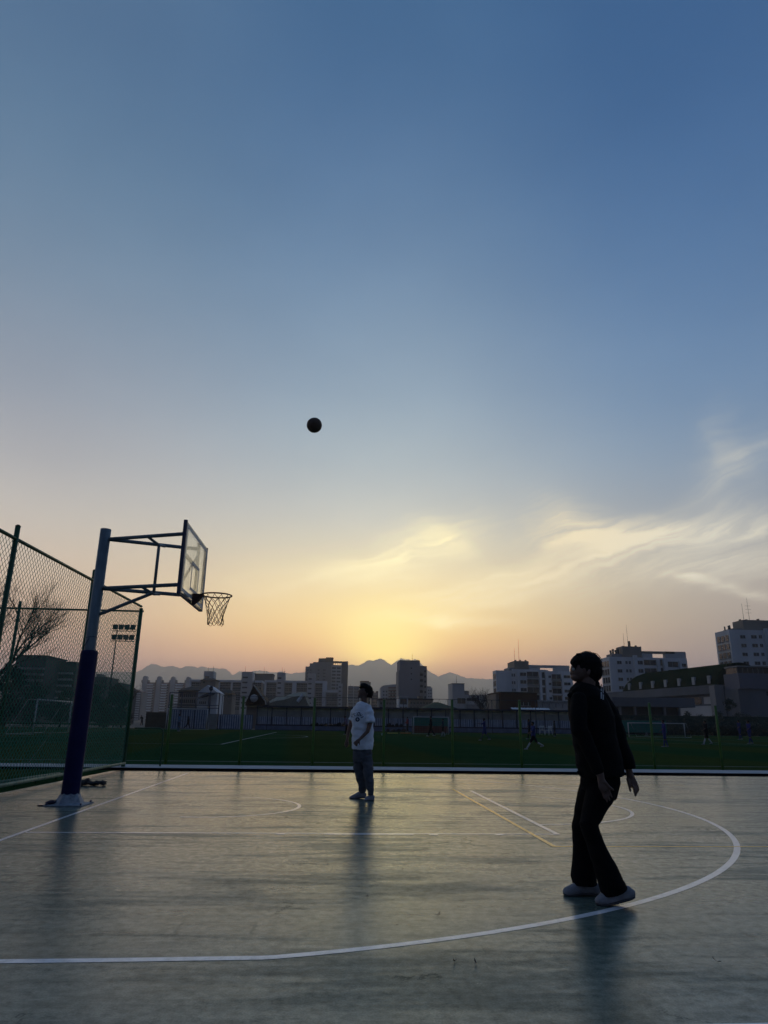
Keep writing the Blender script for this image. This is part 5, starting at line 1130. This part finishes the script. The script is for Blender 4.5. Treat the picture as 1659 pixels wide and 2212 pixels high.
b = Bld('market_roof', 'pale crumpled tarpaulin roof right of the A-frame gable', 118, 577)
tarp = wallmat('pale_tarpaulin', (.26, .26, .22)); prf = [(577, 1523), (585, 1518), (596, 1514), (612, 1512), (630, 1506), (648, 1503), (659, 1504), (664, 1518), (668, 1524)]
pts_ = [b.q(u, v) for u, v in prf]; mb = MB(); n_ = len(pts_)
mb.add([(p.x, 0, p.z) for p in pts_]+[(p.x, 5, p.z+.8) for p in pts_]+[(p.x, 0, -.1) for p in pts_], [(j, j+1, n_+j+1, n_+j) for j in range(n_-1)]+[(j, 2*n_+j, 2*n_+j+1, j+1) for j in range(n_-1)], tarp); mb.build('tarpaulin', b.root)
mb = MB(); mb.tube([b.q(643, 1516, -.4), b.q(655, 1500, -.4)], .28, palew, 5); mb.build('bright_duct', b.root)
b = Bld('pavilion', 'dark green hipped roof rising behind the stand in the centre right', 108, 916); b.box('wall', 920, 984, 1528.5, None, .5, 9, greyw); hip(b, 'roof', 913, 989, 1531, 1515, 948, 957, 10, wallmat('green_roof', (.018, .05, .03)))
# block with narrow tower
b = Bld('apartment_block', 'pale block with a plain square tower and mast left of the bare tree', 260, 976)
b.box('tower', 976.5, 1002.5, 1477, None, -.5, 9, pale); b.box('roof_edge', 976, 1003, 1476.2, 1477.4, -.8, 9.3, greyw); b.ant(990, 1459, 1477, r=.09); b.box('wall', 1002.6, 1056, 1501, None, 0, 12, pale); b.box('rooftop_hut', 1002.7, 1014, 1492, 1501.2, 1, 6, greyw)
b.wins(987, 1005, 1508, 1520, 1, 1, .95, .95, y=-.58); b.wins(1008, 1030, 1508, 1514, 1, 1, .95, .95); b.box('lower_band', 1008, 1054, 1522, None, -.3, 0, greyw)

def sidewins(b, u, v0, v1, nr, d0, d1, nc):
    p0, z1_, z0_ = b.q(u, v0), b.q(u, v0).z, b.q(u, v1).z; ch_ = (z1_-z0_)/nr; cw = (d1-d0)/nc; f = None
    for i in range(nc):
        for j in range(nr):
            if f is None: f = MB().box((-.06, 0, 0), (.05, cw*.72, ch_*.66), winm).box((-.25, -.04, -.16), (.04, cw*.76, -.003), frm).build('side_window', b.root); o_ = f
            else: o_ = f.copy(); COL.objects.link(o_); o_.parent = b.root
            o_.location = (b.q(u, 1500).x*0+p0.x, d0+cw*i, z1_-ch_*(j+.83))
def modern(label, Y, us, vtop, vb, extra):
    """apartment building: side face at left, framed balconies to the right"""
    b = Bld('apartment_building', label, Y, us[0]); return b
b = Bld('apartment_building', 'pale seven storey building with framed roof opening left of the shooter', 250, 1067)
b.box('wall', 1072, 1108, 1448, None, .5, 6, palew); b.box('wall', 1108.1, 1180, 1446, None, 0, 15, palew); b.box('wall', 1180.1, 1236, 1450, None, 0, 15, palew)
b.box('penthouse', 1113.5, 1145, 1427, 1446.3, 2, 12, beige); b.box('roof_ramp', 1102.5, 1113.4, 1441, 1448.3, 2, 10, greyw)
b.box('roof_frame', 1145.2, 1232, 1436.5, 1442, 1, 3, pale); b.box('roof_frame', 1199, 1231.5, 1442.1, 1450.2, 1, 3, pale); b.box('roof_frame', 1145.2, 1168, 1442.1, 1446.2, 1, 3, pale)
b.box('wall_fin', 1116, 1121, 1448, None, -1.0, 0, palew); b.box('wall_fin', 1163, 1168, 1448, None, -1.0, 0, palew); b.box('wall_fin', 1176, 1182, 1448, None, -1.2, 0, palew); b.box('wall_fin', 1211, 1215, 1451, None, -1.0, 0, palew)
b.wins(1086, 1096, 1450, 1532, 1, 5, .8, .36, y=.92); b.wins(1104, 1113, 1450, 1532, 2, 5, .6, .36); b.wins(1122, 1137, 1448, 1532, 1, 5, .85, .42); b.wins(1137, 1163, 1448, 1532, 1, 5, .95, .62); b.wins(1168.5, 1176, 1450, 1532, 1, 5, .9, .75); b.wins(1182, 1191, 1454, 1532, 1, 5, .7, .3); b.wins(1191, 1211, 1454, 1532, 1, 5, .95, .66); b.wins(1216, 1232, 1454, 1532, 1, 5, .85, .36)
b.slabs('balcony', 1138, 1162, 1456, 1540, 5, greyw, th=.12); b.slabs('balcony', 1191, 1211, 1462, 1546, 5, greyw, th=.12)
b.ant(1118, 1398, 1427, r=.07); b.ant(1127.5, 1378, 1428, r=.07); sidewins(b, 1072, 1452, 1532, 5, 1.2, 5.4, 2)
for u in (1118.5, 1129, 1141): b.box('vent', u, u+2.6, 1423.5, 1427.2, 4, 5, antm)
b = Bld('brick_building', 'dark brown brick building below the pale seven storey building', 128, 1079); b.box('wall', 1079, 1160, 1496, None, 0, 10, brown); b.box('roof_edge', 1078, 1161, 1495, 1497, -.3, 10.3, roofm); b.wins(1125, 1146, 1515, 1526, 2, 1, .8, .7); b.box('wall', 1072, 1078.9, 1499, None, .5, 9, beige)
b = Bld('low_building', 'low white building with flat parapet right of the brown brick building', 135, 1161); b.box('wall', 1161, 1240, 1515, None, 0, 9, pale); b.box('parapet', 1160, 1241, 1513.5, 1516, -.3, 9.3, palew); b.wins(1165, 1236, 1520, 1528, 5, 1, .12, .9)
b = Bld('lean_to_roof', 'pale corrugated lean-to roof above the stand left of the shooter', 99.5, 1107); a_, c_ = b.q(1107, 1530), b.q(1190, 1531); mb = MB(); nn = 24
vs_ = [];
for i in range(nn+1):
    x = a_.x+(c_.x-a_.x)*i/nn; w0 = .05*(i % 2); vs_ += [(x, -1.2, a_.z-.45+w0), (x, 1.2, a_.z+.1+w0)]
mb.add(vs_, [(2*i, 2*i+2, 2*i+3, 2*i+1) for i in range(nn)], palew); mb.add([(a_.x, -1.2, a_.z-.5), (c_.x, -1.2, a_.z-.5), (c_.x, 1.2, a_.z-.5), (a_.x, 1.2, a_.z-.5)], [(0, 1, 2, 3)], blue_dk); mb.build('roof_sheet', b.root)
for i in range(5): x = a_.x+.1+(c_.x-a_.x-.3)*i/4; MB().box((x, -1.0, 0), (x+.1, -.9, a_.z-.52), blue_dk).build('post', b.root)

b = Bld('apartment_building', 'pale seven storey building with masts right of the head of the shooter', 226, 1297)
b.box('wall', 1316, 1368, 1419, None, 0, 7.5, palew); b.box('wall', 1368.1, 1484, 1421, None, .2, 16, palew)
b.box('penthouse', 1349, 1390.5, 1395, 1419.5, 2, 7.4, beige); b.box('roof_ramp', 1327, 1348.9, 1411, 1419.4, 2, 7, greyw); b.box('roof_frame', 1391, 1460, 1406.5, 1411, 1, 3, beige); b.box('roof_frame', 1440, 1484, 1407, 1421.3, 1, 3, pale); b.box('roof_frame', 1391, 1412, 1411.1, 1421, 1, 3, pale)
b.box('wall_fin', 1366, 1373, 1416, None, -1.2, 0, palew); b.box('wall_fin', 1418, 1422, 1424, None, -1, .2, palew); b.box('wall_fin', 1430, 1438, 1424, None, -1.2, .2, palew); b.box('wall_fin', 1466, 1469, 1428, None, -1, .2, palew)
b.wins(1331, 1343, 1422, 1513, 1, 5, .8, .36); b.wins(1349, 1363, 1422, 1513, 2, 5, .6, .34); b.wins(1374, 1389, 1422, 1513, 1, 5, .85, .42, y=.12); b.wins(1390, 1417, 1422, 1513, 1, 5, .95, .6, y=.12); b.wins(1422, 1430, 1422, 1513, 1, 5, .9, .7, y=.12); b.wins(1439, 1465, 1426, 1516, 1, 5, .92, .62, y=.12); b.wins(1469, 1483, 1428, 1518, 1, 5, .85, .36, y=.12); sidewins(b, 1316, 1424, 1513, 5, .8, 7, 3)
b.ant(1359, 1365, 1395, r=.07); b.ant(1367.5, 1346, 1395, r=.06); b.box('vent', 1368, 1372, 1382, 1395.2, 4, 4.6, antm); b.box('vent', 1383, 1386, 1391.5, 1395.2, 4, 4.6, antm); b.box('vent', 1356, 1358.5, 1392.5, 1395.2, 4, 4.6, antm)
mb = MB()
for u, v0, v1 in ((1326, 1403, 1412), (1331, 1400, 1412), (1337, 1402, 1411), (1342, 1401, 1411)):
    p0_, p1_ = b.q(u+1.5, v1, 3), b.q(u, v0, 3); mb.tube([p0_, p1_], [.30, .35], antm, 6)
mb.build('rooftop_dish', b.root)
b = Bld('apartment_building', 'tallest pale building at the right edge with two roof masts', 212, 1542)
b.box('wall', 1575, 1800, 1362.5, None, 0, 8.5, palew)
b.box('penthouse', 1612, 1700, 1338, 1363, 2, 8, beige); b.box('roof_ramp', 1588, 1611.9, 1356, 1362.8, 2, 7, greyw)
sidewins(b, 1575, 1368, 1442, 4, .8, 8, 3); b.wins(1597, 1609, 1366, 1442, 1, 4, .9, .36); b.wins(1621, 1633, 1366, 1442, 1, 4, .95, .36); b.wins(1637, 1645, 1366, 1442, 1, 4, .8, .36); b.box('wall_fin', 1648, 1654, 1358, None, -1, 0, palew); b.wins(1655, 1680, 1366, 1442, 1, 4, .8, .4)
b.ant(1622.5, 1300, 1338, r=.07); b.ant(1635, 1287, 1338, r=.06, arms=3); b.box('vent', 1613, 1616, 1334, 1338.2, 4, 4.6, antm); b.box('vent', 1626, 1630, 1334, 1338.2, 4, 4.6, antm); b.box('vent', 1652, 1656, 1333, 1338.2, 4, 4.6, antm)
mb = MB()
for u, v0, v1 in ((1576, 1351, 1357), (1584, 1349, 1357), (1587, 1348, 1357)): mb.tube([b.q(u+2, v1+5, 3), b.q(u, v0, 3)], .22, antm, 6)
mb.build('rooftop_dish', b.root)

# gymnasium with a green barrel roof, axis running away to the left
gyl = P(1384, 1456, 200); gyn = P(1596, 1430, 158)
ax_ = Vector((gyl.x-gyn.x, gyl.y-gyn.y)); LG = ax_.length; ax_.normalize(); nx_ = Vector((ax_.y, -ax_.x))
if nx_.y > 0: nx_ = -nx_
gym = empty('gymnasium', (gyn.x, gyn.y, 0), 0, 'long gymnasium with dark green barrel roof and blue-grey end block at right', 'building')
def gp(s_, n_, z): return (ax_.x*s_+nx_.x*n_, ax_.y*s_+nx_.y*n_, z)
zr = (gyn.z+gyl.z)/2; ze = zr-5.2; HWD = 6.2
def gbox(name, s0, s1, n0, n1, z0, z1, m, parent=gym):
    mb_ = MB(); vs_ = [gp(s_, n_, z) for z in (z0, z1) for s_, n_ in ((s0, n0), (s1, n0), (s1, n1), (s0, n1))]
    mb_.add(vs_, [(0, 1, 2, 3), (4, 7, 6, 5), (0, 4, 5, 1), (1, 5, 6, 2), (2, 6, 7, 3), (3, 7, 4, 0)], m); return mb_.build(name, parent)
groof = mat('green_metal_roof', (.003, .018, .008), .95, spec=.0, var=.3, vscale=.2); mb = MB(); nA = 14; vs_ = []
for s_ in (0, LG*.88, LG*.94, LG*.98, LG):
    sc2 = 1 if s_ < LG*.9 else (.93 if s_ < LG*.95 else (.8 if s_ < LG*.99 else .45))
    for a in range(nA+1): vs_.append(gp(s_, -HWD*math.cos(math.pi*a/nA), ze+5.2*sc2*math.sin(math.pi*a/nA)))
for r_ in range(4):
    for a in range(nA): i0 = r_*(nA+1)+a; mb.f.append((i0, i0+1, i0+nA+2, i0+nA+1)); mb.mi.append(0); mb.smooth.append(True)
mb.v = [tuple(v) for v in vs_]; mb.mats = [groof]; mb.f.append(tuple(range(nA+1))); mb.mi.append(0); mb.smooth.append(False)
rf = mb.build('barrel_roof', gym)
for j in range(7):
    s_ = LG*(.06+.14*j); gbox('skylight', s_, s_+1.0, HWD*.93, HWD+.1, ze+.4, ze+2.2, pale, rf)
gbox('eave_band', -.5, LG+8, -HWD-1, HWD+1.2, ze-2.0, ze-.02, bluew)
gbox('wall', 0, LG+6, -HWD, HWD+.3, -.5, ze-2.02, bluew)
for j in range(9): gbox('window', 2+j*LG*.1, 2+j*LG*.1+LG*.075, HWD+.31, HWD+.42, ze-4.2, ze-2.6, winm if j % 3 else pale)
gbox('lower_wall', 0, LG*.5, HWD+.3, HWD+.8, 2.0, ze-4.6, pale)
xb0 = P(1593, 1500, 150).x
b = Bld('gymnasium_annex', 'large plain blue-grey block with upper glazing at the right edge', 150, 1570)
b.box('wall', 1594, 1800, 1489.5, None, 0, 5.4, bluew); b.box('parapet_band', 1592.5, 1800, 1456, 1489.3, -.4, 5.6, mat('slate_band', (.13, .14, .185), .8, var=.15, vscale=.2)); b.box('side_wall', 1572, 1592.3, 1478, None, 5.7, 8, greyw)
b.box('upper_glazing', 1594, 1800, 1443, 1455.8, .6, 5, winm); b.box('upper_roof', 1590, 1800, 1440, 1442.8, -.5, 5, greyw)
for u in (1595, 1606, 1617, 1628, 1639, 1650): b.box('mullion', u, u+.8, 1443, 1455.8, .5, .58, frm)
b.box('grille', 1655, 1672, 1494, 1503, -.06, .05, winm)

# ================================================================== TREES
bark = mat('dark_bark', (.03, .025, .022), .95)
def bare_tree(base, h, spread, label, seed, twigs=5, group=None):
    rnd = random.Random(seed); root_ = empty('bare_tree', base, 0, label, 'tree', group); tm = MB(); cm_ = MB()
    tm.tube([(0, 0, -.2), (.05*h*.1, 0, h*.15), (0, .02*h, h*.3)], [h*.026, h*.021, h*.017], bark, 8)
    def grow(p, d, L_, r, lv):
        pts = [p]; q_ = p; dd = d
        for s_ in range(3):
            dd = (dd+Vector((rnd.uniform(-.22, .22), rnd.uniform(-.22, .22), rnd.uniform(-.06, .16)))).normalized(); q_ = q_+dd*L_/3; pts.append(q_)
        cm_.tube(pts, [r, r*.82, r*.68, r*.5], bark, 5 if lv < 2 else 3, cap=False)
        if lv >= twigs: return
        for c in range(3):
            a = rnd.uniform(0, 6.28); t_ = rnd.choice((1, 2, 3, 3)); nd = (dd+Vector((math.cos(a), math.sin(a), rnd.uniform(-.1, .5)))*rnd.uniform(.45, .85)*spread).normalized()
            grow(pts[t_], nd, L_*rnd.uniform(.62, .82), r*.55, lv+1)
    for i in range(5):
        a = i*1.26+rnd.uniform(-.3, .3); grow(Vector((0, .02*h, h*rnd.uniform(.2, .3))), Vector((math.cos(a)*.6*spread, math.sin(a)*.6*spread, 1)).normalized(), h*.27, h*.015, 0)
    tm.build('trunk', root_); cm_.build('crown', root_); return root_
bt = P(-52, 1560, 44); bare_tree((bt.x, 44, 0), P(20, 1262, 44).z*1.0, .8, 'big bare winter tree behind the fence at the left edge', 5, 7)
bt = P(1050, 1560, 112); bare_tree((bt.x, 112, 0), P(1050, 1482, 112).z, .95, 'bare tree behind the stand left of the brown brick building', 8, 5)
bt = P(62, 1560, 120); bare_tree((bt.x, 120, 0), 8.5, 1.0, 'small bare tree in front of the dark left block', 11, 4)
bt = P(182, 1560, 110); bare_tree((bt.x, 110, 0), 7.5, 1.0, 'small bare tree directly behind the hoop post', 13, 4)
bt = P(262, 1560, 105); bare_tree((bt.x, 105, 0), 7.0, 1.0, 'small bare tree near the corner fence post', 17, 4)
foli = mat('evergreen_leaves', (.022, .045, .026), .8, col2=(.010, .024, .016), vscale=1.2)
def leafy(base, h, w, label, seed, n=1500, cat='tree', conical=False, name='evergreen_tree', group=None, m=None):
    rnd = random.Random(seed); root_ = empty(name, base, 0, label, cat, group)
    MB().tube([(0, 0, -.1), (0, 0, h*.5)], [h*.03, h*.015], bark, 6).build('trunk', root_)
    mb_ = MB(); cl = []
    for _ in range(16):
        f = rnd.uniform(.12, .95); rr = w*.5*((1-f)*1.15 if conical else math.sin(math.pi*min(max(f, .15), .93))**.6); a = rnd.uniform(0, 6.28); q_ = rnd.uniform(.2, .85)
        cl.append((Vector((math.cos(a)*rr*q_, math.sin(a)*rr*q_, f*h)), w*.2*(1.2-.6*f)))
    sz = max(.09, h*.03)
    for _ in range(n):
        c, cr_ = rnd.choice(cl); v = Vector((rnd.gauss(0, 1), rnd.gauss(0, 1), rnd.gauss(0, .8)))*cr_*.6; p = c+v; p.z = max(.1, p.z)
        x = Vector((rnd.gauss(0, 1), rnd.gauss(0, 1), rnd.gauss(0, 1))).normalized()*sz*rnd.uniform(.6, 1.3); y = x.orthogonal().normalized()*sz*rnd.uniform(.4, .8)
        mb_.add([p-x, p-y*.7, p+x, p+y], [(0, 1, 2, 3)], m or foli)
    mb_.build('crown', root_)
TG = 'evergreens and shrubs beyond the right side of the pitch'
for i, (u, Y, vt, wpx, con, lab) in enumerate([(1487, 104, 1535, 34, True, 'dark conical evergreen right of the right-hand goal'), (1512, 108, 1545, 40, False, 'rounded dark shrub between the conical evergreen and the taller leafy tree'), (1582, 102, 1509, 34, False, 'taller leafy tree in front of the corner of the gymnasium annex'),
        (1556, 106, 1535, 30, False, 'bushy evergreen left of the taller leafy tree'), (1612, 106, 1540, 36, False, 'low spreading shrub by the annex wall'), (1645, 104, 1545, 40, False, 'low shrub at the extreme right edge'), (1535, 100, 1548, 26, False, 'small dark shrub behind the player in black with white socks'), (1462, 110, 1545, 30, False, 'dark shrub behind the sloping frame of the right-hand goal')]):
    p_ = P(u, 1560, Y); leafy((p_.x, Y, 0), P(u, vt, Y).z, wpx*pxm(p_), lab, 30+i, 1400, conical=con, group=TG)
LG_ = 'dark trees behind the left fence'
for i, (u, Y, vt, wpx, lab) in enumerate([(8, 96, 1432, 90, 'tall dark tree mass at the left edge under the bare tree'), (70, 98, 1478, 80, 'dark tree in front of the left dark block'), (130, 98, 1490, 60, 'dark tree above the goal seen through the fence'), (190, 96, 1478, 60, 'dark tree just right of the hoop padding'), (225, 98, 1490, 44, 'dark tree at the foot of the floodlight mast'), (262, 98, 1496, 44, 'dark tree beside the corner fence post')]):
    p_ = P(u, 1560, Y); leafy((p_.x, Y, 0), P(u, vt, Y).z, wpx*pxm(p_), lab, 60+i, 2000, group=LG_)
hd = empty('hedge', (P(1320, 1560, 98).x, 98, 0), 0, 'dark clipped hedge along the right far edge of the pitch', 'hedge'); L_ = P(1700, 1560, 98).x-hd.location.x; rnd = random.Random(3); mb = MB()
for _ in range(6000):
    p = Vector((rnd.uniform(0, L_), rnd.gauss(0, .5), abs(rnd.gauss(.9, .5)))); x = Vector((rnd.gauss(0, 1), rnd.gauss(0, 1), rnd.gauss(0, 1))).normalized()*.16; y = x.orthogonal().normalized()*.12; mb.add([p-x, p-y, p+x, p+y], [(0, 1, 2, 3)], foli)
mb.build('foliage', hd)
MB().box((0, 1.2, 0), (L_, 1.35, 2.6), mat('dark_green_mesh', (.02, .05, .04), .9, var=.3, vscale=.6)).build('screen_fence', hd)

# parked cars behind the right goal
def car(u, Y, c, label, L_=4.3, rz=0):
    p_ = P(u, 1570, Y); r_ = empty('parked_car', (p_.x, Y, 0), rz, label, 'car', 'cars parked beyond the right-hand goal'); cmn = mat('car_paint_%d' % int(c[0]*100), c, .3, spec=.6)
    pr = [(-2.1, .35), (-2.15, .75), (-1.9, .95), (-1.2, 1.02), (-.6, 1.42), (.9, 1.48), (1.6, 1.05), (2.05, .92), (2.12, .5), (2.05, .32)]; n_ = len(pr); mb_ = MB()
    mb_.add([(x, -.85, z) for x, z in pr]+[(x, .85, z) for x, z in pr], [tuple(range(n_)), tuple(range(n_, 2*n_))[::-1]]+[(j, j+n_, (j+1) % n_+n_, (j+1) % n_) for j in range(n_)], cmn); mb_.build('body', r_)
    mb_ = MB(); gs_ = [(-1.0, 1.03), (-.52, 1.36), (.82, 1.41), (1.35, 1.05)]; mb_.add([(x, -.858, z) for x, z in gs_]+[(x, -.852, z) for x, z in gs_], [(0, 1, 2, 3), (7, 6, 5, 4)], winm); mb_.build('side_window', r_)
    for x in (-1.35, 1.35):
        for y in (-.78, .78): MB().tube([(x, y-.1, .32), (x, y+.1, .32)], .32, bagm, 16).build('wheel', r_)
car(1436, 101, (.45, .47, .5), 'silver parked car left half hidden by the teal tarp goal'); car(1470, 103, (.5, .52, .55), 'white parked car behind the sloping goal frame'); car(1410, 106, (.04, .05, .07), 'dark parked car behind the teal tarp')
wp_ = empty('boundary_wall', (P(1240, 1560, 99).x, 99, 0), 0, 'low dark teal boundary wall behind the shooter and the right-hand goal', 'wall'); L_ = P(1475, 1560, 99).x-wp_.location.x
MB().box((0, 4, 0), (L_, 4.2, 2.3), mat('teal_wall', (.03, .07, .08), .85, var=.5, vscale=.5)).build('panel', wp_)
MB().box((0, 3.9, 2.31), (L_, 4.3, 2.45), greyw).build('coping', wp_)
b = Bld('covered_walkway', 'dark covered walkway under the gymnasium left end', 118, 1325); b.box('wall', 1325, 1480, 1527, None, 2, 8, darkw); b.box('canopy', 1322, 1500, 1507, 1526.8, 0, 9, bluew)
for u in (1340, 1372, 1404, 1436, 1468): b.box('pillar', u, u+3, 1527, None, .2, .9, greyw)
# lamp on a pole by the gable house
lp = empty('street_lamp', (P(450, 1560, 100).x, 100, 0), 0, 'dark lamp post in front of the white gabled house', 'lamp'); zt = P(450, 1490, 100).z
MB().tube([(0, 0, 0), (0, 0, zt)], .09, blue_dk, 8).build('pole', lp); mb = MB(); v_, f_ = ell((0, 0, zt+.2), (.3, .3, .35), 10); mb.add(v_, f_, blue_dk, True); mb.build('lamp_head', lp)

# ================================================================== HAZE
hz = bpy.data.materials.new('haze_air'); hz.use_nodes = True; q = NT(hz.node_tree); q.n.clear()
pv = q.new('ShaderNodeVolumePrincipled'); pv.inputs['Color'].default_value = (.95, .96, 1.0, 1); pv.inputs['Density'].default_value = HAZE_D; pv.inputs['Anisotropy'].default_value = .72
om = q.new('ShaderNodeOutputMaterial'); q.l.new(pv.outputs[0], om.inputs['Volume'])
mb = MB(); mb.box((-9200, -620, -6.5), (9200, 9100, HAZE_TOP), hz); mb.build('haze', kind='stuff')

bpy.data.objects.remove(TMP['o']); bpy.data.scenes.remove(SC2)
